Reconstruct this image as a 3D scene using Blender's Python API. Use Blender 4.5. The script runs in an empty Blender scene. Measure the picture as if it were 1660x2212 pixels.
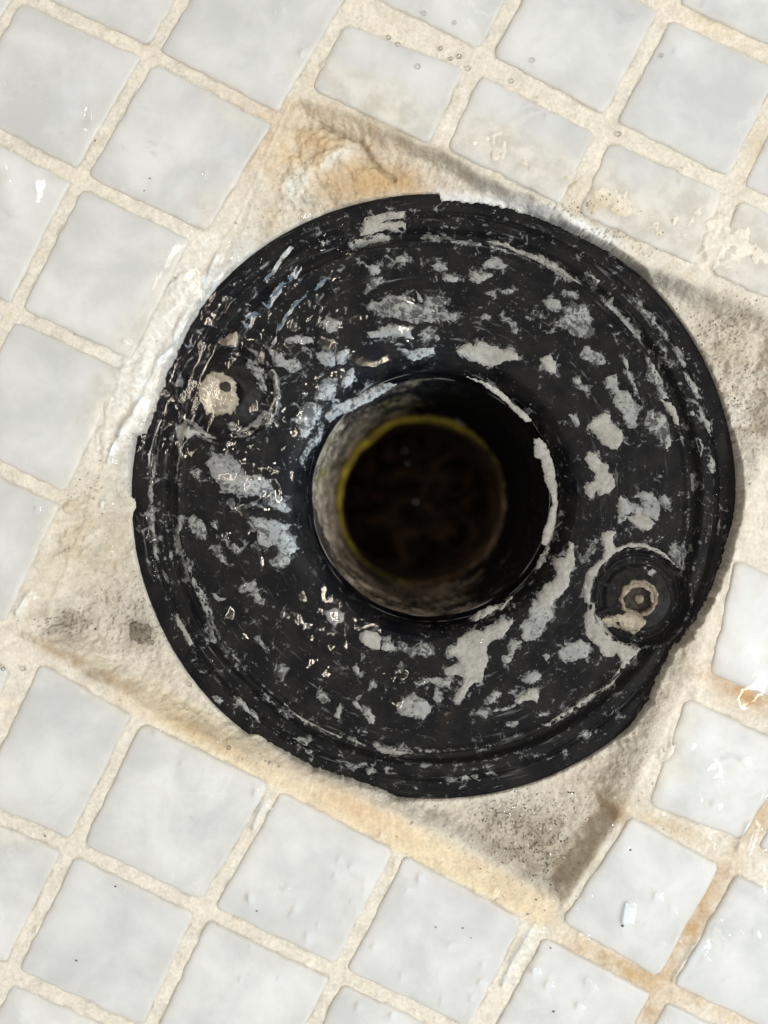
import bpy, math, random
import numpy as np
from mathutils import Vector, geometry

random.seed(7)
RNG = np.random.RandomState(7)
SC = bpy.context.scene
COL = SC.collection
MM = 0.001

# ------------------------------------------------------------------ camera
CAM_H = 170.0                       # millimetres above the tile tops
PX = 25.0 / 320.0                   # millimetres per layout unit on the tile plane
KD = PX * (CAM_H + 4.0) / CAM_H     # the same on the plane of the drain
cam_d = bpy.data.cameras.new('camera')
cam = bpy.data.objects.new('camera', cam_d)
COL.objects.link(cam)
cam.location = (0, 0, CAM_H * MM)
cam_d.sensor_fit = 'HORIZONTAL'
cam_d.sensor_width = 36.0
cam_d.lens = 36.0 * CAM_H / (1660 * PX)
cam_d.clip_start = 0.005
cam_d.clip_end = 10.0
cam_d.dof.use_dof = True
cam_d.dof.focus_distance = (CAM_H + 4.8) * MM
cam_d.dof.aperture_fstop = cam_d.lens / 4.2
SC.camera = cam

# ------------------------------------------------------------------ light
SC.view_settings.view_transform = 'Standard'
SC.view_settings.look = 'None'
SC.view_settings.exposure = -0.03
SC.view_settings.gamma = 1.0
world = bpy.data.worlds.new('World')
SC.world = world
world.use_nodes = True
bg = world.node_tree.nodes['Background']
bg.inputs[0].default_value = (1.0, 1.0, 1.0, 1)
bg.inputs[1].default_value = 0.34


def lamp(name, loc, aim, L, shape, sx, sy, col):
    ld = bpy.data.lights.new(name, 'AREA')
    ld.shape = shape
    ld.size = sx
    ld.size_y = sy
    area = math.pi * (sx / 2) ** 2 if shape == 'DISK' else sx * sy
    ld.energy = L * math.pi * area
    ld.color = col
    o = bpy.data.objects.new(name, ld)
    COL.objects.link(o)
    o.location = loc
    o.rotation_euler = (Vector(aim) - Vector(loc)).to_track_quat('-Z', 'Y').to_euler()
    return o


lamp('ceiling_lamp', (0.85, -0.20, 1.20), (0, 0, 0), 29, 'RECTANGLE', 0.35, 0.35, (1.0, 0.965, 0.90))
for x, y, a, b, L in ((0.036, 0.045, 0.020, 0.24, 130), (-0.27, 0.24, 0.012, 0.26, 70), (-0.060, -0.02, 0.016, 0.30, 120), (0.665, -0.41, 0.03, 0.20, 120), (-0.635, 0.60, 0.018, 0.14, 120)):  # strips added overhead, each set where it glints in the ripples
    lamp('glint_strip', (x, y, 1.40), (x, y, 0), L, 'RECTANGLE', a, b, (1.0, 0.87, 0.70))
lamp('window_light', (1.35, -0.80, 1.10), (0, 0, 0), 14, 'RECTANGLE', 0.80, 1.2, (0.58, 0.80, 1.0))

# ------------------------------------------------------------------ noise


def _hash(ix, iy, s):
    n = (ix.astype(np.int64) * 374761393 + iy.astype(np.int64) * 668265263 + s * 974711) & 0x7fffffff
    n = ((n ^ (n >> 13)) * 1274126177) & 0x7fffffff
    n = (n ^ (n >> 16)) & 0xffffff
    return n / float(0xffffff)


def noise(x, y, s=0):
    x = np.asarray(x, float)
    y = np.asarray(y, float)
    ix = np.floor(x)
    iy = np.floor(y)
    fx = x - ix
    fy = y - iy
    u = fx * fx * fx * (fx * (fx * 6 - 15) + 10)
    v = fy * fy * fy * (fy * (fy * 6 - 15) + 10)

    def g(dx, dy):
        a = _hash(ix + dx, iy + dy, s) * 2 * math.pi
        return np.cos(a) * (fx - dx) + np.sin(a) * (fy - dy)
    a = g(0, 0)
    b = g(1, 0)
    c = g(0, 1)
    d = g(1, 1)
    return 1.5 * ((a * (1 - u) + b * u) * (1 - v) + (c * (1 - u) + d * u) * v)


def fbm(x, y, s=0, o=4, gain=0.5):
    r = 0
    a = 1.0
    t = 0
    for k in range(o):
        r = r + a * noise(x * 2 ** k + 17.3 * k, y * 2 ** k - 9.1 * k, s + k)
        t += a
        a *= gain
    return r / t


def sstep(a, b, x):
    t = np.clip((x - a) / (b - a), 0, 1)
    return t * t * (3 - 2 * t)


def blur(a, n=1):
    for _ in range(n):
        p = np.pad(a, 1, mode='edge')
        a = (p[:-2, 1:-1] + p[2:, 1:-1] + 2 * p[1:-1, 1:-1]) / 4
        p = np.pad(a, 1, mode='edge')
        a = (p[1:-1, :-2] + p[1:-1, 2:] + 2 * p[1:-1, 1:-1]) / 4
    return a


# ------------------------------------------------------------------ mesh helpers


def link(o, parent=None):
    COL.objects.link(o)
    if parent is not None:
        o.parent = parent
    return o


def mesh_np(name, V, Q, mat, parent=None, smooth=True, col=None):
    """V (n,3) millimetres, Q (m,k) faces."""
    me = bpy.data.meshes.new(name)
    V = np.asarray(V, np.float32) * MM
    Q = np.asarray(Q, np.int32)
    me.vertices.add(len(V))
    me.vertices.foreach_set('co', V.ravel())
    m, k = Q.shape
    me.loops.add(m * k)
    me.loops.foreach_set('vertex_index', Q.ravel())
    me.polygons.add(m)
    me.polygons.foreach_set('loop_start', np.arange(m, dtype=np.int32) * k)
    me.update(calc_edges=True)
    me.validate()
    if smooth:
        me.shade_smooth()
    if col is not None:
        at = me.color_attributes.new('Col', 'FLOAT_COLOR', 'POINT')
        c4 = np.ones((len(V), 4), np.float32)
        col = np.asarray(col)
        c4[:, :col.shape[1]] = col
        at.data.foreach_set('color', c4.ravel())
    me.materials.append(mat)
    return link(bpy.data.objects.new(name, me), parent)


def mesh_py(name, V, F, mat, parent=None, smooth=True):
    me = bpy.data.meshes.new(name)
    me.from_pydata([(a * MM, b * MM, c * MM) for a, b, c in V], [], F)
    me.update()
    if smooth:
        me.shade_smooth()
    me.materials.append(mat)
    return link(bpy.data.objects.new(name, me), parent)


def grid_faces(nr, nc, wrap=False):
    i = np.arange(nr - 1)[:, None]
    j = np.arange(nc if wrap else nc - 1)[None, :]
    j2 = (j + 1) % nc
    return np.stack([i * nc + j, i * nc + j2, (i + 1) * nc + j2, (i + 1) * nc + j], -1).reshape(-1, 4)


def empty(name, loc=(0, 0, 0), parent=None):
    o = bpy.data.objects.new(name, None)
    o.empty_display_size = 0.01
    o.location = [c * MM for c in loc]
    return link(o, parent)


# ------------------------------------------------------------------ materials


class NT:
    def __init__(self, name):
        self.m = bpy.data.materials.new(name)
        self.m.use_nodes = True
        self.t = self.m.node_tree
        self.t.nodes.clear()
        self.out = self.n('ShaderNodeOutputMaterial')

    def n(self, typ, **kw):
        nd = self.t.nodes.new(typ)
        for k, v in kw.items():
            setattr(nd, k, v)
        return nd

    def l(self, a, b):
        self.t.links.new(a, b)

    def val(self, sock, v):
        if isinstance(v, bpy.types.NodeSocket):
            self.l(v, sock)
        else:
            sock.default_value = v

    def math(self, op, a, b=0.0, clamp=False):
        nd = self.n('ShaderNodeMath', operation=op, use_clamp=clamp)
        self.val(nd.inputs[0], a)
        self.val(nd.inputs[1], b)
        return nd.outputs[0]

    def noise(self, vec, scale, det=4, rough=0.55, dist=0.0):
        nd = self.n('ShaderNodeTexNoise')
        self.l(vec, nd.inputs['Vector'])
        nd.inputs['Scale'].default_value = scale
        nd.inputs['Detail'].default_value = det
        nd.inputs['Roughness'].default_value = rough
        nd.inputs['Distortion'].default_value = dist
        return nd.outputs[0]

    def ramp(self, f, a, b, lo=0.0, hi=1.0):
        nd = self.n('ShaderNodeMapRange', interpolation_type='SMOOTHSTEP')
        self.val(nd.inputs[0], f)
        nd.inputs[1].default_value = a
        nd.inputs[2].default_value = b
        nd.inputs[3].default_value = lo
        nd.inputs[4].default_value = hi
        return nd.outputs[0]

    def mix(self, f, a, b, mode='MIX'):
        nd = self.n('ShaderNodeMix', data_type='RGBA', blend_type=mode)
        self.val(nd.inputs[0], f)
        for s, v in ((nd.inputs[6], a), (nd.inputs[7], b)):
            if isinstance(v, tuple):
                s.default_value = (*v, 1)
            else:
                self.l(v, s)
        return nd.outputs[2]

    def obj(self):
        return self.n('ShaderNodeTexCoord').outputs['Object']

    def geo(self):
        return self.n('ShaderNodeNewGeometry').outputs['Position']

    def bump(self, h, strength, dist):
        nd = self.n('ShaderNodeBump')
        nd.inputs['Strength'].default_value = strength
        nd.inputs['Distance'].default_value = dist
        self.l(h, nd.inputs['Height'])
        return nd.outputs[0]

    def principled(self, col, rough=0.6, spec=0.3, normal=None, **kw):
        p = self.n('ShaderNodeBsdfPrincipled')
        if isinstance(col, tuple):
            p.inputs['Base Color'].default_value = (*col, 1)
        else:
            self.l(col, p.inputs['Base Color'])
        self.val(p.inputs['Roughness'], rough)
        p.inputs['Specular IOR Level'].default_value = spec
        if normal is not None:
            self.l(normal, p.inputs['Normal'])
        for k, v in kw.items():
            self.val(p.inputs[k], v)
        self.l(p.outputs[0], self.out.inputs[0])
        return p


def mat_floor():
    t = NT('mortar_and_grout')
    g = t.geo()
    a = t.n('ShaderNodeAttribute', attribute_name='Col')
    f1 = t.noise(g, 420, 6, 0.65)
    f2 = t.noise(g, 1700, 4, 0.6)
    v = t.math('ADD', t.ramp(f1, 0.3, 0.7, 0.91, 1.07), t.ramp(f2, 0.3, 0.7, -0.09, 0.09))
    c = t.mix(1.0, a.outputs[0], v, 'MULTIPLY')
    warm = t.ramp(t.noise(g, 260, 5, 0.6, 0.6), 0.52, 0.72)
    c = t.mix(t.math('MULTIPLY', warm, 0.18), c, t.mix(1.0, c, (0.88, 0.68, 0.44), 'MULTIPLY'))
    pits = t.ramp(t.noise(g, 1150, 2, 0.5), 0.70, 0.78)
    pitz = t.ramp(t.noise(g, 130, 3, 0.5), 0.48, 0.62)
    c = t.mix(t.math('MULTIPLY', t.math('MULTIPLY', pits, pitz), 0.75), c, (0.10, 0.085, 0.07))
    b = t.math('ADD', f1, t.math('MULTIPLY', f2, 0.45))
    t.principled(c, 0.75, 0.15, t.bump(t.math('MULTIPLY', b, a.outputs['Alpha']), 0.8, 0.0007))
    return t.m


def mat_tile():
    t = NT('white_marble')
    g = t.geo()
    oi = t.n('ShaderNodeObjectInfo')
    r = oi.outputs['Random']
    mp = t.n('ShaderNodeMapping')
    t.l(g, mp.inputs[0])
    cmb = t.n('ShaderNodeCombineXYZ')
    for k in range(3):
        t.l(t.math('MULTIPLY', r, 3.0 + k), cmb.inputs[k])
    t.l(cmb.outputs[0], mp.inputs['Location'])
    n1 = t.noise(mp.outputs[0], 95, 6, 0.62, 0.3)
    n2 = t.noise(mp.outputs[0], 120, 5, 0.6, 0.6)
    c = t.mix(t.ramp(n1, 0.3, 0.7), (0.625, 0.625, 0.62), (0.79, 0.785, 0.775))
    vein = t.ramp(t.math('ABSOLUTE', t.math('SUBTRACT', n2, 0.5)), 0.0, 0.035, 1.0, 0.0)
    veinm = t.ramp(t.noise(mp.outputs[0], 70, 2), 0.55, 0.7)
    c = t.mix(t.math('MULTIPLY', t.math('MULTIPLY', vein, veinm), 0.55), c, (0.86, 0.86, 0.85))
    smoky = t.ramp(t.noise(mp.outputs[0], 120, 6, 0.65, 0.8), 0.62, 0.78)
    c = t.mix(t.math('MULTIPLY', smoky, 0.40), c, (0.36, 0.37, 0.38))
    c = t.mix(t.math('MULTIPLY', r, 0.22), c, (0.50, 0.51, 0.52))
    fl_ = t.ramp(t.noise(g, 2200, 2, 0.5), 0.70, 0.78)
    c = t.mix(t.math('MULTIPLY', fl_, 0.25), c, (0.35, 0.33, 0.30))
    at = t.n('ShaderNodeAttribute', attribute_name='Col')
    fv = t.n('ShaderNodeSeparateColor')
    t.l(at.outputs[0], fv.inputs[0])
    # the stone is greyer and damp towards its edges
    c = t.mix(t.math('MULTIPLY', fv.outputs[1], 0.45), c, (0.53, 0.525, 0.50))
    # dried mortar film, patchy
    fn = t.math('ADD', t.noise(g, 330, 6, 0.7, 0.4), t.math('MULTIPLY', t.noise(g, 1300, 3, 0.6), 0.3))
    fm = t.math('ADD', fv.outputs[0], t.math('MULTIPLY', t.math('SUBTRACT', fn, 0.65), 0.9))
    film = t.ramp(fm, 0.02, 0.95)
    fc = t.mix(t.ramp(t.noise(g, 260, 5, 0.65), 0.35, 0.65), (0.60, 0.565, 0.50), (0.77, 0.735, 0.67))
    c = t.mix(t.math('MULTIPLY', film, 0.90), c, fc)
    b = t.noise(g, 500, 4, 0.6)
    p = t.principled(c, 0.35, 0.2, t.bump(b, 0.16, 0.0003))
    p.inputs['Subsurface Weight'].default_value = 0.35
    p.inputs['Subsurface Radius'].default_value = (1.0, 0.95, 0.9)
    p.inputs['Subsurface Scale'].default_value = 0.0025
    return t.m


def polar(t, cx, cy, fr, ft):
    """stretched coordinates round the drain's axis: radius, angle"""
    sx = t.n('ShaderNodeSeparateXYZ')
    t.l(t.geo(), sx.inputs[0])
    x = t.math('SUBTRACT', sx.outputs[0], cx)
    y = t.math('SUBTRACT', sx.outputs[1], cy)
    r = t.math('SQRT', t.math('ADD', t.math('MULTIPLY', x, x), t.math('MULTIPLY', y, y)))
    a = t.math('ARCTAN2', y, x)
    c = t.n('ShaderNodeCombineXYZ')
    t.l(t.math('MULTIPLY', r, fr), c.inputs[0])
    t.l(t.math('MULTIPLY', a, ft), c.inputs[1])
    t.l(t.math('MULTIPLY', sx.outputs[2], fr * 0.3), c.inputs[2])
    return c.outputs[0], r


def mat_black(cx, cy, name='black_plastic', scuff=1.0):
    t = NT(name)
    g = t.geo()
    at = t.n('ShaderNodeAttribute', attribute_name='Col')
    fv = t.n('ShaderNodeSeparateColor')
    t.l(at.outputs[0], fv.inputs[0])
    dust_and_glint = fv.outputs[0]
    pv, r = polar(t, cx, cy, 1000.0, 4.0)
    s1 = t.noise(pv, 1.3, 4, 0.6, 0.3)
    pv2, _ = polar(t, cx, cy, 420.0, 9.0)
    s2 = t.noise(pv2, 1.0, 5, 0.7, 0.5)
    iso = t.noise(g, 560, 6, 0.72, 0.5)
    zone = t.ramp(t.noise(g, 90, 3, 0.6), 0.42, 0.66)
    m1 = t.math('MULTIPLY', t.ramp(s1, 0.60, 0.74), t.math('ADD', t.math('MULTIPLY', zone, 0.5), 0.08))
    m2 = t.math('MULTIPLY', t.ramp(s2, 0.64, 0.72), 0.40)
    m3 = t.ramp(t.math('ADD', iso, t.math('MULTIPLY', dust_and_glint, 0.145)), 0.615, 0.72, 0.0, 0.85)
    m3b = t.math('MULTIPLY', t.ramp(t.math('ADD', t.noise(g, 1500, 4, 0.65), t.math('MULTIPLY', dust_and_glint, 0.10)), 0.66, 0.74), 0.55)
    m = t.math('MAXIMUM', t.math('MAXIMUM', m1, m3b), t.math('MAXIMUM', m2, m3))
    m = t.math('MULTIPLY', m, scuff, True)
    base = t.mix(t.ramp(t.noise(g, 200, 4), 0.35, 0.65), (0.0024, 0.0026, 0.0042), (0.0130, 0.0118, 0.0108))
    rust = t.math('MULTIPLY', t.ramp(t.noise(g, 240, 3, 0.6), 0.66, 0.78), 0.30)
    base = t.mix(rust, base, (0.05, 0.026, 0.010))
    c = t.mix(m, base, (0.30, 0.30, 0.30))
    b = t.math('ADD', s1, t.math('MULTIPLY', m3, 0.4))
    t.principled(c, 0.5, 0.07, t.bump(b, 0.3, 0.0002))
    return t.m


def mat_plaster(name, lo, hi, worn=0.5):
    t = NT(name)
    g = t.geo()
    oi = t.n('ShaderNodeObjectInfo')
    n1 = t.noise(g, 330, 5, 0.65, 0.5)
    n2 = t.noise(g, 1300, 5, 0.7, 0.3)
    c = t.mix(t.ramp(n1, 0.3, 0.68), lo, hi)
    c = t.mix(t.math('MULTIPLY', t.ramp(n2, 0.35, 0.75), 0.3), c, tuple(0.55 * k for k in lo))
    w = t.math('ADD', t.math('MULTIPLY', n2, 0.6), t.math('MULTIPLY', t.noise(g, 480, 4, 0.7, 0.8), 0.6))
    w = t.math('ADD', w, t.math('MULTIPLY', oi.outputs['Random'], 0.10))
    c = t.mix(t.math('MULTIPLY', t.ramp(w, 0.63, 0.74), worn), c, (0.05, 0.05, 0.052))
    b = t.math('ADD', n1, t.math('MULTIPLY', n2, 0.6))
    t.principled(c, 0.8, 0.12, t.bump(b, 0.9, 0.0006))
    return t.m


def mat_pipe(name, dark, light, extra=None, side_shade=None):
    t = NT(name)
    g = t.geo()
    n1 = t.noise(g, 115, 7, 0.75, 0.6)
    n2 = t.noise(g, 480, 4, 0.6)
    c = t.mix(t.ramp(n1, 0.40, 0.60), dark, light)
    c = t.mix(t.math('MULTIPLY', t.ramp(n2, 0.5, 0.75), 0.6), c, tuple(k * 0.3 for k in dark))
    if extra:
        c = t.mix(t.ramp(t.noise(g, 75, 3, 0.6), 0.56, 0.66), c, extra)
    if side_shade:
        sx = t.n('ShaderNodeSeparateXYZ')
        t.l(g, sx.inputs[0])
        q = t.math('ADD', t.math('MULTIPLY', t.math('SUBTRACT', CX * MM, sx.outputs[0]), side_shade[1]), t.math('MULTIPLY', t.math('SUBTRACT', CY * MM, sx.outputs[1]), side_shade[2]))
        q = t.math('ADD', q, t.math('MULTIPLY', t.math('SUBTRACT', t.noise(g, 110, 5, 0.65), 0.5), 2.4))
        c = t.mix(t.ramp(q, side_shade[3], side_shade[3] + 0.6), side_shade[0], c)  # one side mixed to a darker colour, as painted shade
    t.principled(c, 0.65, 0.2, t.bump(t.math('ADD', n1, n2), 0.6, 0.0008))
    return t.m


def mat_water():
    t = NT('water_film')
    g = t.geo()
    nb = t.noise(g, 900, 3, 0.5)
    nm = t.bump(nb, 0.05, 0.0002)
    fr = t.n('ShaderNodeFresnel')
    fr.inputs[0].default_value = 1.333
    t.l(nm, fr.inputs['Normal'])
    gl = t.n('ShaderNodeBsdfGlossy')
    gl.inputs['Roughness'].default_value = 0.015
    t.l(nm, gl.inputs['Normal'])
    tr = t.n('ShaderNodeBsdfTransparent')
    tr.inputs[0].default_value = (0.985, 0.99, 0.99, 1)
    mx = t.n('ShaderNodeMixShader')
    t.l(fr.outputs[0], mx.inputs[0])
    t.l(tr.outputs[0], mx.inputs[1])
    t.l(gl.outputs[0], mx.inputs[2])
    t.l(mx.outputs[0], t.out.inputs[0])
    return t.m


def mat_plain(name, col, rough=0.6, spec=0.3, var=0.4, scale=900):
    t = NT(name)
    n1 = t.noise(t.geo(), scale, 4, 0.6)
    c = t.mix(t.ramp(n1, 0.3, 0.7), tuple(k * (1 - var) for k in col), tuple(min(1, k * (1 + var)) for k in col))
    t.principled(c, rough, spec, t.bump(n1, 0.4, 0.0003))
    return t.m


# the drain's axis (millimetres)
CX, CY = (938 - 830) * KD, (1106 - 1072) * KD
M_FLOOR = mat_floor()
M_TILE = mat_tile()
M_BLACK = mat_black(CX * MM, CY * MM)
M_BLACK_BARE = mat_black(CX * MM, CY * MM, 'black_plastic_clean', 0.35)
M_FLAKE = mat_plaster('grey_plaster', (0.32, 0.32, 0.31), (0.47, 0.47, 0.455), 0.85)
M_PASTE = mat_plaster('pale_plaster', (0.40, 0.385, 0.345), (0.56, 0.54, 0.49), 0.15)
M_CREAM = mat_plaster('cream_plaster', (0.38, 0.32, 0.235), (0.66, 0.59, 0.475), 0.25)
M_WATER = mat_water()


def d2(x, y):
    """layout units -> millimetres on the tile plane"""
    return (x - 830) * PX, (1106 - y) * PX


# ------------------------------------------------------------------ floor: tiles and mortar
QUADS = [
    [(325, 115), (40, -18), (195, -290), (480, -155)],
    [(40, -18), (325, 115), (170, 385), (-110, 235)],
    [(325, 115), (605, 262), (450, 515), (170, 385)],
    [(480, -155), (772, -25), (605, 260), (325, 115)],
    [(170, 385), (25, 673), (-250, 530), (-105, 240)],
    [(170, 385), (430, 508), (290, 795), (25, 673)],
    [(25, 673), (285, 790), (150, 1085), (-130, 950)],
    [(25, 673), (-130, 950), (-405, 810), (-250, 530)],
    [(-130, 950), (145, 1085), (15, 1365), (-270, 1230)],
    [(40, 1440), (-80, 1720), (-360, 1590), (-240, 1310)],
    [(80, 1415), (300, 1540), (155, 1829), (-70, 1735)],
    [(300, 1543), (602, 1688), (440, 1965), (160, 1832)],
    [(602, 1692), (870, 1832), (730, 2102), (443, 1968)],
    [(870, 1832), (1152, 1982), (1020, 2240), (730, 2104)],
    [(155, 1832), (438, 1968), (315, 2240), (18, 2104)],
    [(443, 1972), (728, 2108), (600, 2370), (318, 2237)],
    [(732, 2110), (1018, 2245), (890, 2500), (608, 2370)],
    [(-70, 1740), (152, 1832), (16, 2102), (-200, 2000)],
    [(16, 2108), (312, 2240), (180, 2500), (-110, 2380)],
    [(1362, 1745), (1578, 1866), (1430, 2134), (1193, 1998)],
    [(1478, 1490), (1745, 1615), (1608, 1832), (1385, 1748)],
    [(1580, 1190), (1880, 1320), (1770, 1570), (1520, 1462)],
    [(1588, 1872), (1860, 2000), (1720, 2270), (1438, 2136)],
    [(1618, 1838), (1752, 1612), (2030, 1740), (1900, 1970)],
    [(1172, 2008), (1425, 2142), (1285, 2410), (1036, 2255)],
    [(1435, 2148), (1705, 2280), (1570, 2560), (1298, 2425)],
    [(785, -5), (1043, 120), (1185, -150), (930, -280)],
    [(1046, 122), (1312, 264), (1442, 15), (1180, -120)],
    [(1444, 20), (1706, 142), (1582, 402), (1314, 268)],
    [(1446, 12), (1708, 132), (1835, -110), (1570, -240)],
    [(1590, 404), (1716, 145), (1985, 280), (1850, 530)],
    [(738, 30), (1025, 138), (935, 330), (650, 195)],
    [(1033, 140), (1305, 278), (1222, 462), (945, 325)],
    [(1312, 283), (1583, 405), (1510, 590), (1232, 468)],
    [(1592, 410), (1860, 540), (1780, 715), (1520, 595)],
]


def tile_outline(q, rnd):
    """inset, rounded, slightly uneven outline of one tile, in millimetres"""
    P = np.array([d2(*p) for p in q])
    c = P.mean(0)
    a = np.arctan2(P[:, 1] - c[1], P[:, 0] - c[0])
    P = P[np.argsort(a)]                      # counter-clockwise
    inset = 1.00 + rnd.uniform(-0.12, 0.12)
    n = len(P)
    L = []
    for i in range(n):
        d = P[(i + 1) % n] - P[i]
        d = d / np.linalg.norm(d)
        nn = np.array([-d[1], d[0]])
        L.append((P[i] + nn * inset, d))
    C = []
    for i in range(n):
        p0, d0 = L[i - 1]
        p1, d1 = L[i]
        t = np.linalg.solve(np.array([d0, -d1]).T, p1 - p0)
        C.append(p0 + d0 * t[0])
    out = []
    for i in range(n):
        p = C[i]
        a0 = C[i - 1] - p
        a1 = C[(i + 1) % n] - p
        r = rnd.uniform(0.9, 1.8)
        A = p + a0 / np.linalg.norm(a0) * r
        B = p + a1 / np.linalg.norm(a1) * r
        for s in np.linspace(0, 1, 6):
            out.append((1 - s) ** 2 * A + 2 * s * (1 - s) * p + s * s * B)
        B2 = C[(i + 1) % n] - a1 / np.linalg.norm(a1) * 1.95
        for s in np.linspace(0, 1, 12)[1:-1]:
            out.append(B + (B2 - B) * s)
    O = np.array(out)
    j = fbm(O[:, 0] * 0.5, O[:, 1] * 0.5, 31, 3) * 0.45
    d = O - c
    return O + d / np.linalg.norm(d, axis=1)[:, None] * j[:, None], c


# the mosaic goes on outside the frame
_cs = [np.mean(q, 0) for q in QUADS] + [np.array(p) for p in ((1130, 420), (938, 1072), (1400, 560), (1700, 950), (1690, 1100), (1700, 800))]
for _i in range(-10, 11):
    for _j in range(-10, 11):
        _o = np.array([325 + 275 * _i - 150 * _j, 115 + 143 * _i + 277 * _j], float)
        _q = [_o, _o + (275, 143), _o + (125, 420), _o + (-150, 277)]
        _c = np.mean(_q, 0)
        if -60 < _c[0] < 1720 and -60 < _c[1] < 2270 or not (-480 < _c[0] < 2140 and -480 < _c[1] < 2690):
            continue
        if min(np.hypot(*(_c - p)) for p in _cs) < 268:
            continue
        QUADS.append([tuple(p) for p in _q])

TILES = []
_r = np.random.RandomState(3)
for q in QUADS:
    TILES.append(tile_outline(q, _r))


def axis(half, out, step):
    a = np.arange(-half, half + step / 2, step)
    e = np.linspace(0, 1, 22)[1:] ** 1.5 * (out - half)
    return np.concatenate([-(half + e[::-1]), a, half + e])


GX = axis(67.5, 120, 0.27)
GY = axis(89.0, 140, 0.27)
X, Y = np.meshgrid(GX, GY)
DX, DY = X / PX + 830, 1106 - Y / PX
NY, NX = X.shape

PIT = [  # outline of the recess, layout units, with the width of the drop behind each edge
    (640, 198, 45), (746, 232, 42), (844, 280, 40), (943, 312, 42), (1050, 372, 46), (1200, 442, 50), (1288, 507, 54),
    (1357, 548, 58), (1456, 588, 60), (1565, 631, 64), (1720, 702, 90), (1690, 950, 200), (1590, 1150, 190),
    (1552, 1290, 180), (1520, 1420, 170), (1470, 1520, 150), (1415, 1640, 130), (1352, 1760, 60), (1216, 1972, 60),
    (1124, 1902, 75), (957, 1814, 75), (778, 1735, 75), (560, 1650, 75), (310, 1540, 75), (92, 1392, 45), (98, 1325, 75),
    (150, 1200, 130), (215, 1010, 130), (300, 840, 120), (420, 620, 80), (500, 490, 60), (590, 290, 45)]


def poly_sd(px, py, P):
    """distance to polygon P, positive inside, and the index of the nearest edge"""
    best = np.full(px.shape, 1e9)
    idx = np.zeros(px.shape, np.int32)
    ins = np.zeros(px.shape, bool)
    n = len(P)
    for i in range(n):
        x0, y0 = P[i][:2]
        x1, y1 = P[(i + 1) % n][:2]
        dx, dy = x1 - x0, y1 - y0
        t = np.clip(((px - x0) * dx + (py - y0) * dy) / (dx * dx + dy * dy), 0, 1)
        d = np.hypot(px - x0 - t * dx, py - y0 - t * dy)
        m = d < best
        best = np.where(m, d, best)
        idx = np.where(m, i, idx)
        c = ((y0 > py) != (y1 > py)) & (px < (x1 - x0) * (py - y0) / (y1 - y0 + 1e-9) + x0)
        ins ^= c
    return np.where(ins, best, -best), idx


def line_d(px, py, P):
    best = np.full(px.shape, 1e9)
    for (x0, y0), (x1, y1) in zip(P[:-1], P[1:]):
        dx, dy = x1 - x0, y1 - y0
        t = np.clip(((px - x0) * dx + (py - y0) * dy) / (dx * dx + dy * dy), 0, 1)
        best = np.minimum(best, np.hypot(px - x0 - t * dx, py - y0 - t * dy))
    return best


nzA = fbm(X * 0.10, Y * 0.10, 1, 4)
nzB = fbm(X * 0.35, Y * 0.35, 2, 4)
nzC = fbm(X * 1.1, Y * 1.1, 3, 4, 0.6)
nzD = fbm(X * 0.22, Y * 0.22, 4, 5, 0.6)

sdP, eP = poly_sd(DX + 10 * nzB, DY + 10 * nzD, PIT)
W_EDGE = np.array([p[2] for p in PIT], float)
wE = 0.75 * blur(W_EDGE[eP], 12)

# signed distance into the tiles (positive inside), in millimetres
sdT = np.full(X.shape, -9.0)
for O, c in TILES:
    lo, hi = O.min(0) - 2, O.max(0) + 2
    ix = np.where((GX > lo[0]) & (GX < hi[0]))[0]
    iy = np.where((GY > lo[1]) & (GY < hi[1]))[0]
    if len(ix) == 0 or len(iy) == 0:
        continue
    s = np.ix_(iy, ix)
    d, _ = poly_sd(X[s], Y[s], [tuple(p) for p in O])
    sdT[s] = np.maximum(sdT[s], d)

joint = -0.46 + 0.18 * nzB + 0.14 * nzC
H = np.where(sdT > 0.15, np.maximum(-1.6, joint - (sdT - 0.15) * 1.6), joint)
# mortar smeared over tile edges round the recess
def gauss_at(gx, gy, x, y, rx, ry, ang=0.0):
    a = math.radians(ang)
    u = (gx - x) * math.cos(a) + (gy - y) * math.sin(a)
    v = -(gx - x) * math.sin(a) + (gy - y) * math.cos(a)
    return np.exp(-((u / rx) ** 2 + (v / ry) ** 2))


def gauss(x, y, rx, ry, ang=0.0):
    return gauss_at(DX, DY, x, y, rx, ry, ang)


SMEARS = [
        (820, 215, 190, 52, 24, 1.0), (1080, 320, 190, 62, 27, 1.1), (1330, 440, 220, 75, 26, 1.2), (1560, 520, 220, 110, 26, 1.25),
        (690, 130, 40, 70, 25, .9), (600, 250, 60, 22, 27, .55), (455, 470, 50, 60, 0, .8), (395, 620, 60, 150, 26, 1.1),
        (265, 850, 62, 200, 24, 1.3), (150, 1130, 60, 160, 22, 1.1), (60, 1370, 90, 70, 0, 1.0), (1560, 1220, 45, 170, 20, 1.2),
        (1500, 1470, 60, 90, 20, 1.1), (1440, 1620, 45, 120, 18, 1.0), (1390, 1730, 50, 50, 0, .8), (300, 1560, 240, 20, 30, .5),
        (0, 1790, 120, 40, 27, .8), (520, 250, 90, 30, 27, .5), (230, 400, 60, 30, 27, .4), (650, 1690, 30, 60, 27, .5),
        (350, 1930, 120, 25, 27, .35)]


def smear_at(gx, gy):
    r = np.zeros(np.shape(gx))
    for (x, y, rx, ry, an, k) in SMEARS:
        r = np.maximum(r, k * gauss_at(gx, gy, x, y, rx, ry, an))
    return r


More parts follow.
